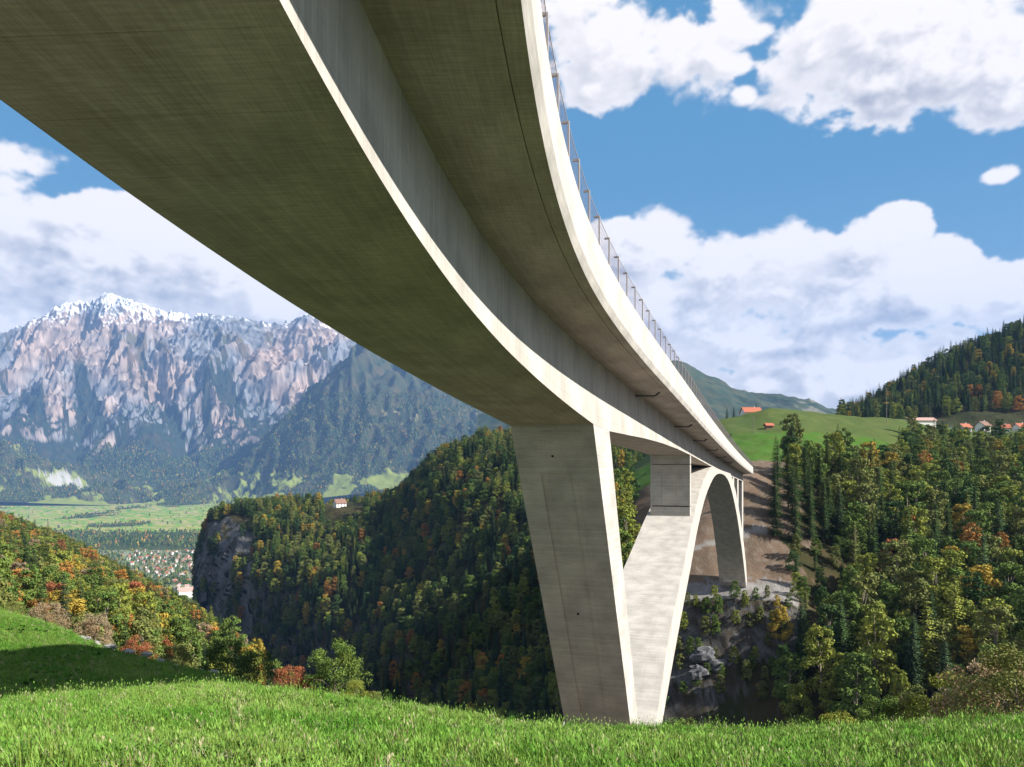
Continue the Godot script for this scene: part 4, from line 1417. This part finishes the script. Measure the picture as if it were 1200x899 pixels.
# ---------------------------------------------------------------- grass, weeds, shrubs and stones by the meadow
func make_tuft(blades: int, h: float, wide: float, lean: float, seedy: bool) -> ArrayMesh:
	var b := Bag.new()
	for k in blades:
		var a := rng.randf() * TAU
		var root := Vector3(cos(a), 0, sin(a)) * rng.randf() * wide
		var d := rng.randf() * TAU
		var dir := Vector3(cos(d), 0, sin(d))
		var side := Vector3(-dir.z, 0, dir.x) * rng.randf_range(0.003, 0.007)
		var hh := h * rng.randf_range(0.5, 1.1)
		var out := lean * hh * rng.randf_range(0.2, 1.0)
		var p1 := root + Vector3(0, hh * 0.55, 0) + dir * out * 0.3
		var p2 := root + Vector3(0, hh * 0.95, 0) + dir * out
		var k1 := tone(rng.randf_range(0.7, 1.2), rng.randf_range(-0.15, 0.3))
		b.leaf(root - side, root + side, p1 + side * 0.8, p1 - side * 0.8, k1)
		b.blade(p1 - side * 0.8, p1 + side * 0.8, p2, k1)
		if seedy and rng.randf() < 0.3:
			var s := Vector3(0, 0.05, 0) + dir * 0.01
			b.leaf(p2 - side * 1.2, p2 + s * 0.5 - dir * 0.006, p2 + s, p2 + s * 0.5 + dir * 0.012, Color(2.6, 1.6, 2.4))
	return b.mesh(true)

func make_weed() -> ArrayMesh:                          # a low rosette of broad leaves
	var b := Bag.new()
	for k in 11:
		var a := TAU * k / 11.0 + rng.randf_range(-0.2, 0.2)
		var dir := Vector3(cos(a), 0, sin(a))
		var side := Vector3(-dir.z, 0, dir.x) * rng.randf_range(0.018, 0.03)
		var len := rng.randf_range(0.10, 0.19)
		var mid := dir * len * 0.5 + Vector3(0, rng.randf_range(0.05, 0.12), 0)
		var tip := dir * len + Vector3(0, rng.randf_range(0.02, 0.10), 0)
		b.leaf(Vector3.ZERO, mid - side, tip, mid + side, tone(rng.randf_range(0.55, 0.9), -0.1))
	return b.mesh(true)

func make_grass() -> void:
	rng.seed = 404
	var kinds := [make_tuft(16, 0.13, 0.10, 1.0, false), make_tuft(16, 0.19, 0.12, 0.9, true), make_tuft(14, 0.09, 0.14, 1.2, false), make_tuft(12, 0.36, 0.10, 0.6, true), make_weed()]
	var places := [[], [], [], [], []]
	var broad_ := noise(122, 5.0, 3)
	var clump := noise(121, 1.6, 3)
	var n := meadow.w * meadow.h
	# walk the cells of the sheet and sow each by its area
	for j in meadow.h - 1:
		for i in meadow.w - 1:
			var p00 := meadow.p[j * meadow.w + i]
			var dist := -p00.z
			if dist < 2.0 or dist > 72.0: continue
			var p10 := meadow.p[j * meadow.w + i + 1]
			var p01 := meadow.p[(j + 1) * meadow.w + i]
			var p11 := meadow.p[(j + 1) * meadow.w + i + 1]
			var u := 600.0 + F * p00.x / dist
			if u < -140.0 or u > 1340.0: continue
			if dist > 30.0 and u > 480.0: continue
			var area := (p10 - p00).cross(p01 - p00).length()
			var want := area * (170.0 if dist < 16.0 else (95.0 if dist < 26.0 else 18.0))
			var count := int(want) + (1 if rng.randf() < want - int(want) else 0)
			for q in count:
				var fx := rng.randf()
				var fy := rng.randf()
				var p := p00.lerp(p10, fx).lerp(p01.lerp(p11, fx), fy)
				var c := clump.get_noise_2d(p.x, p.z)
				var kind := 0
				var r := rng.randf()
				if r < 0.34: kind = 1
				elif r < 0.62: kind = 2
				if c > 0.25 and rng.randf() < 0.14: kind = 3
				if broad_.get_noise_2d(p.x, p.z) > 0.12 and rng.randf() < 0.05: kind = 4
				places[kind].append([p, c * 0.6 + broad_.get_noise_2d(p.x * 0.7 + 40.0, p.z * 0.7) * 0.9])
	var o := Node3D.new()
	o.name = "grass"
	add_child(o, true)
	tag(o, "tall green meadow grass covering the foreground", "grass", "", "stuff")
	for k in 5:
		var mm := MultiMesh.new()
		mm.transform_format = MultiMesh.TRANSFORM_3D
		mm.use_colors = true
		mm.mesh = kinds[k]
		mm.instance_count = places[k].size()
		for i in places[k].size():
			var p: Vector3 = places[k][i][0]
			var s := rng.randf_range(0.7, 1.25) * (1.0 if -p.z < 30.0 else 1.5)
			mm.set_instance_transform(i, Transform3D(Basis(Vector3.UP, rng.randf() * TAU).scaled(Vector3(s, s * rng.randf_range(0.8, 1.2), s)), p - Vector3(0, 0.015, 0)))
			var c: float = clampf(0.5 + places[k][i][1] * 1.3 + rng.randf_range(-0.25, 0.25), 0, 1)
			var g := Color(0.088, 0.225, 0.026).lerp(Color(0.180, 0.300, 0.060), c)
			if rng.randf() < 0.08: g = Color(0.34, 0.32, 0.18)
			mm.set_instance_color(i, g)
		var inst := MultiMeshInstance3D.new()
		inst.name = "tufts"
		inst.multimesh = mm
		inst.material_override = M.grass
		inst.set_meta("kind", "stuff")
		o.add_child(inst, true)

func on_meadow(u: float, dist: float) -> Vector3:       # the meadow's surface below a bearing at a distance
	var best := Vector3.ZERO
	var far := 1e9
	var want := Vector2((u - 600.0) / F * dist, -dist)
	for p in meadow.p:
		var q := Vector2(p.x, p.z).distance_squared_to(want)
		if q < far:
			far = q
			best = p
	return Vector3(want.x, best.y, want.y)

func make_rock(seed_: int, size: Vector3) -> ArrayMesh:
	var s := SphereMesh.new()
	s.radius = 1.0
	s.height = 2.0
	s.radial_segments = 18
	s.rings = 10
	var a := s.get_mesh_arrays()
	var v: PackedVector3Array = a[Mesh.ARRAY_VERTEX]
	var nz := noise(seed_, 1.1, 3)
	var idx: PackedInt32Array = a[Mesh.ARRAY_INDEX]
	for k in v.size():
		var p := v[k]
		var r := 1.0 + nz.get_noise_3dv(p) * 0.7
		p *= r
		p = p.snapped(Vector3.ONE * 0.22).lerp(p, 0.45)
		v[k] = p * size
	var st := SurfaceTool.new()
	st.begin(Mesh.PRIMITIVE_TRIANGLES)
	st.set_smooth_group(-1)
	for q in idx: st.add_vertex(v[q])
	st.generate_normals()
	return st.commit()

func make_edge_things() -> void:
	rng.seed = 505
	# shrubs at the meadow's edge
	var spots := [
		[392, 29.0, 0.6, "green", "bushy green shrub standing alone at the meadow edge before the gorge"],
		[340, 31.0, 0.42, "rust red", "dark reddish shrub at the meadow edge left of the green shrub"],
		[362, 30.0, 0.32, "rust red", "small reddish brown bush between the two larger meadow edge shrubs"],
		[300, 58.0, 0.8, "dark green", "dark bare shrub at the gorge end of the shaded meadow"],
		[265, 64.0, 1.0, "dark green", "broad dark shrub beside the shaded meadow corner"],
		[415, 27.0, 0.28, "yellow-green", "low yellow-green bush right of the green shrub"],
		[438, 26.0, 0.22, "olive", "tiny olive bush at the crest above the dark gorge"],
		[55, 66.0, 0.8, "pale brown", "pale brown leafless-looking bush above the left meadow"],
		[110, 70.0, 0.9, "pale brown", "pinkish brown bush beside the pale stones"],
		[160, 69.0, 0.85, "rust red", "reddish bush behind the row of pale stones"],
		[205, 68.0, 0.8, "olive", "olive bush behind the end of the stone row"],
		[15, 62.0, 0.35, "olive", "small weed clump on the sunlit left meadow"],
		[1165, 31.0, 1.05, "pale brown", "large pale leafy shrub at the right edge of the meadow"],
		[1195, 28.0, 0.9, "olive", "olive shrub at the far right corner of the meadow"],
		[1120, 33.0, 0.9, "yellow-green", "yellow-green shrub left of the large pale shrub"],
		[1080, 34.0, 0.75, "olive", "dense olive shrub behind the right meadow crest"],
		[1030, 34.0, 0.7, "green", "green shrub behind the meadow crest in the right half"],
		[985, 33.0, 0.62, "yellow-green", "bright tufty shrub behind the crest below the forest"],
		[940, 33.0, 0.5, "olive", "low olive shrub right of the dark rock hollow"],
		[800, 62.0, 1.05, "green", "green shrub against the foot of the arch rib"],
		[786, 66.0, 0.9, "yellow-green", "yellow-green shrub right behind the arch foot"],
	]
	for s in spots:
		var p := on_meadow(s[0], s[1])
		var d := {"at": p - Vector3(0, 0.1, 0), "kind": "shrub", "proto": shrub[rng.randi() % 3], "scale": s[2], "turn": rng.randf() * TAU, "tint": s[3]}
		plant_one(d, s[4], "shrubs at the meadow edge")
	# pale stones along the left meadow
	for k in 9:
		var u: float = [98, 112, 128, 150, 172, 188, 203, 236, 250][k]
		var p := on_meadow(u, 60.0 + rng.randf_range(-1.0, 1.5))
		var m := make_rock(600 + k, Vector3(rng.randf_range(0.22, 0.55), rng.randf_range(0.14, 0.24), rng.randf_range(0.2, 0.35)))
		var o := part(self, "boulder", m, M.stone, p + Vector3(0, 0.10, 0))
		tag(o, ["pale stone at the upper left end of the meadow edge row", "pale stone, second of the row along the meadow edge", "pale stone, third of the row along the meadow edge", "pale stone, fourth of the row along the meadow edge", "pale stone in the middle of the meadow edge row", "pale stone, sixth of the row along the meadow edge", "pale stone, seventh of the row along the meadow edge", "pale stone beside the last one of the row", "last pale stone of the row near the gorge"][k], "stone", "pale stones along the meadow edge")
	# grey crags below the ledge of the far bank
	for k in 6:
		var c: Array = [[826, 768, 206.5, 3.0], [838, 780, 205.5, 2.6], [818, 788, 204.0, 2.4], [856, 776, 206.0, 2.0], [905, 732, 208.0, 1.8], [862, 716, 211.0, 1.6]][k]
		var m := make_rock(700 + k, Vector3(c[3] * 1.1, c[3] * 0.75, c[3] * 0.6))
		var o := part(self, "rock_outcrop", m, M.rock, at(c[0], c[1], c[2]))
		tag(o, ["largest grey crag in the dark hollow below the arch ledge", "grey crag at the lower right of the largest crag", "grey crag low beside the arch rib", "small grey crag right of the others in the hollow", "grey crag just under the right end of the ledge", "grey rock just under the middle of the ledge"][k], "rock", "crags below the far ledge")

# ---------------------------------------------------------------- houses and poles
func house(called: String, label: String, where: Vector3, turn: float, w: float, d: float, h: float, r: float, wall: Material, roof: Material, group := "", windows := 0) -> Node3D:
	var o := thing(called, label, "house", where, turn, group)
	var b := Bag.new()
	b.box(Vector3(-w / 2, -3.0, -d / 2), Vector3(w / 2, h, d / 2))
	for s in [-1.0, 1.0]:
		b.tri(Vector3(s * w / 2, h, -d / 2), Vector3(s * w / 2, h, d / 2), Vector3(s * w / 2, h + r, 0), Vector3(s, 0, 0), Vector3(s, 0, 0), Vector3(s, 0, 0))
	part(o, "wall", b.mesh(), wall)
	var t := Bag.new()
	var ov := 0.7
	for s in [-1.0, 1.0]:
		var e := Vector3(0, h - r * ov / (d / 2), s * (d / 2 + ov))
		t.hexa([Vector3(-w / 2 - ov, e.y, e.z), Vector3(w / 2 + ov, e.y, e.z), Vector3(w / 2 + ov, h + r, 0), Vector3(-w / 2 - ov, h + r, 0),
			Vector3(-w / 2 - ov, e.y + 0.35, e.z), Vector3(w / 2 + ov, e.y + 0.35, e.z), Vector3(w / 2 + ov, h + r + 0.35, 0), Vector3(-w / 2 - ov, h + r + 0.35, 0)])
	var rf := part(o, "roof", t.mesh(), roof)
	if windows:
		var ch := Bag.new()
		ch.box(Vector3(w * 0.2, h + r * 0.3, -0.9), Vector3(w * 0.2 + 0.8, h + r + 1.2, -0.1))
		part(rf, "chimney", ch.mesh(), M.grey_wall)
	for k in windows:
		var g := Bag.new()
		var x := -w / 2 + w * (k % 3 + 0.5) / 3.0
		var y := h * (0.30 if k < 3 else 0.72)
		g.box(Vector3(x - 0.5, y - 0.7, d / 2 + 0.003), Vector3(x + 0.5, y + 0.7, d / 2 + 0.06))
		part(o, "window", g.mesh(), M.window)
		var g2 := Bag.new()
		var zz := -d / 2 + d * (k % 3 + 0.5) / 3.0
		g2.box(Vector3(w / 2 + 0.003, y - 0.7, zz - 0.5), Vector3(w / 2 + 0.06, y + 0.7, zz + 0.5))
		part(o, "window", g2.mesh(), M.window)
	return o

func on_sheet(s: Sheet, x: float, zf: float) -> Vector3:
	var best := Vector3.ZERO
	var far := 1e12
	for p in s.p:
		var q := Vector2(p.x - x, p.z + zf).length_squared()
		if q < far:
			far = q
			best = p
	return Vector3(x, best.y, -zf)

func pole(label: String, p: Vector3, h: float) -> void:
	var o := thing("power_pole", label, "pole", p)
	var b := Bag.new()
	b.tube([Vector3(0, -1, 0), Vector3(0, h, 0)], [0.20, 0.13], 8)
	part(o, "mast", b.mesh(), M.wood)
	var c := Bag.new()
	c.box(Vector3(-1.1, h - 0.9, -0.1), Vector3(1.1, h - 0.7, 0.1))
	part(o, "cross_arm", c.mesh(), M.wood)

func make_houses() -> void:
	rng.seed = 606
	var p := on_sheet(gorge, (398.0 - 600.0) / F * 830.0, 830.0)
	house("farmhouse", "white gabled farmhouse in a clearing on the wooded plateau", p + Vector3(0, 1.0, 0), 0.7, 12.0, 8.5, 5.5, 4.0, M.white_wall, M.brown_roof, "", 6)
	# along the top of the far meadow
	var list := [
		[880, 600.0, 14.0, 9.0, 4.5, 3.6, 0.1, M.white_wall, M.red_roof, "low red-roofed house behind the meadow right beside the bridge", 3],
		[945, 625.0, 7.0, 6.0, 3.0, 2.4, 0.2, M.grey_wall, M.brown_roof, "tiny grey hut on the crest of the green meadow", 0],
		[1078, 560.0, 20.0, 8.0, 2.2, 2.0, 0.05, M.white_wall, M.pink_roof, "long pink-roofed barn above the forest below the hill", 0],
		[1152, 585.0, 9.0, 7.0, 5.0, 2.8, 0.5, M.white_wall, M.brown_roof, "tall white house above the forest at the right", 6],
		[1175, 590.0, 9.0, 7.0, 3.6, 2.8, -0.3, M.white_wall, M.red_roof, "white house with red roof right of the tall one", 3],
		[1130, 600.0, 8.0, 6.5, 3.4, 2.6, 0.3, M.grey_wall, M.red_roof, "grey house with red roof left of the tall white house", 3],
		[1196, 600.0, 9.0, 7.0, 3.6, 2.6, 0.2, M.white_wall, M.red_roof, "red-roofed house at the right edge above the forest", 3],
		[901, 445.0, 4.0, 3.0, 1.8, 1.0, 0.1, M.brown_roof, M.red_roof, "tiny red shed standing in the sloping green meadow", 0],
	]
	for h in list:
		var q := on_sheet(bank, (h[0] - 600.0) / F * h[1], h[1])
		house("house", h[9], q + Vector3(0, 0.3, 0), h[6], h[2], h[3], h[4], h[5], h[7], h[8], "houses above the far bank", h[10])
	# dark trees beside the first house
	for k in [[852, 590.0, 0.55, "leftmost"], [860, 592.0, 0.5, "second from left"], [886, 612.0, 0.62, "right one"], [868, 610.0, 0.45, "just behind the house"]]:
		var q := on_sheet(bank, (k[0] - 600.0) / F * k[1], k[1])
		plant_one({"at": q, "kind": "spruce", "proto": spruce[1], "scale": k[2], "turn": k[0] * 1.0, "tint": "blue-green"}, "dark little spruce by the red-roofed house, " + k[3], "spruces by the red-roofed house")
	for k in [[856, 425.0, 0.22, "left"], [915, 452.0, 0.2, "middle"], [985, 440.0, 0.2, "right"]]:
		var q := on_sheet(bank, (k[0] - 600.0) / F * k[1], k[1])
		plant_one({"at": q - Vector3(0, 0.6, 0), "kind": "shrub", "proto": broad[2], "scale": k[2], "turn": k[0] * 1.0, "tint": "dark green"}, "dark round bush standing in the far green meadow, %s one" % k[3], "bushes in the far meadow")
	pole("tall wooden power pole on the crest of the green meadow", on_sheet(bank, (1039.0 - 600.0) / F * 500.0, 500.0), 23.0)
	pole("thin power pole on the sloping meadow near the bridge", on_sheet(bank, (883.0 - 600.0) / F * 430.0, 430.0), 10.0)
	# the town in the valley
	var walls := [M.white_wall, M.grey_wall, M.white_wall]
	var roofs := [M.red_roof, M.brown_roof, M.red_roof, M.pink_roof]
	var proto := []
	for k in 8:
		var o := house("town_house", "small pale house of the town on the valley floor", Vector3.ZERO, 0.0, rng.randf_range(9, 14), rng.randf_range(7, 10), rng.randf_range(4.5, 8), rng.randf_range(3, 4), walls[k % 3], roofs[k % 4], "houses of the valley town")
		proto.append(o)
	var n := 0
	var tries := 0
	var put := []
	var put_labels := []
	while n < 120 and tries < 4000:
		tries += 1
		var d := rng.randf_range(2000.0, 3000.0)
		var u := rng.randf_range(150.0, 275.0)
		if d < 2300.0 and u < 200.0: continue
		var q := Vector3((u - 600.0) / F * d, -335.0, -d)
		var ok := true
		for o in put:
			if o.distance_to(q) < 24.0: ok = false
		if not ok: continue
		put.append(q)
		var src: Node3D = proto[n % 8]
		var o: Node3D = src
		if n >= 8:
			o = src.duplicate()
			o.name = numbered("town_house")
			add_child(o, true)
		put_labels.append({"o": o, "u": u, "label": "%s-roofed town house in the valley, %s, %s" % [["red", "brown", "red", "pink"][n % 4], side_word(d, [[2300.0, "nearest row"], [2500.0, "near part"], [2750.0, "middle part"], [9999.0, "far part"]]), side_word(u, [[180.0, "left of town"], [205.0, "left of centre"], [230.0, "right of centre"], [999.0, "by the gorge mouth"]])]})
		o.position = q
		o.rotation.y = rng.randf_range(-0.4, 0.4) + (PI / 2 if rng.randf() < 0.4 else 0.0)
		n += 1
	tell_apart(put_labels)
	for d in put_labels: d.o.set_meta("label", d.label)
	var big := house("town_hall", "large pale building with pink roof at the mouth of the gorge", Vector3((224.0 - 600.0) / F * 1950.0, -335.0, -1950.0), 0.5, 60.0, 22.0, 16.0, 9.0, M.white_wall, M.pink_roof)

# ---------------------------------------------------------------- all of it
func _ready() -> void:
	var cam := Camera3D.new()
	cam.name = "camera"
	add_child(cam)
	var near := 0.1
	cam.set_frustum(2.0 * near * 449.5 / F, Vector2(0.0, near * (HORIZON - 449.5) / F), near, 40000.0)
	cam.current = true
	var env := Environment.new()
	env.background_mode = Environment.BG_SKY
	env.sky = make_sky()
	env.tonemap_mode = Environment.TONE_MAPPER_LINEAR
	env.tonemap_exposure = 2.3
	env.background_energy_multiplier = 1.0
	env.sdfgi_enabled = true
	env.ssao_enabled = true
	env.ssil_enabled = true
	env.fog_enabled = true
	env.fog_density = 0.00004
	env.fog_light_color = Color(0.56, 0.75, 1.0)
	var we := WorldEnvironment.new()
	we.environment = env
	add_child(we)
	var sun := DirectionalLight3D.new()
	sun.name = "sun"
	sun.light_energy = 1.6
	sun.light_color = Color(1.0, 0.975, 0.94)
	sun.light_angular_distance = 0.5
	sun.shadow_enabled = true
	add_child(sun)
	var az := deg_to_rad(108.0)
	var el := deg_to_rad(36.0)
	var to_sun := Vector3(sin(az) * cos(el), sin(el), -cos(az) * cos(el))
	sun.look_at_from_position(to_sun * 100.0, Vector3.ZERO)
	make_materials()
	print("materials ", Time.get_ticks_msec())
	make_meadow()
	make_hills()
	print("hills ", Time.get_ticks_msec())
	make_valley()
	make_mountains()
	print("mountains ", Time.get_ticks_msec())
	make_bridge()
	print("bridge ", Time.get_ticks_msec())
	make_protos()
	make_woods()
	print("woods ", Time.get_ticks_msec())
	make_grass()
	make_edge_things()
	make_houses()
	print("done ", Time.get_ticks_msec())
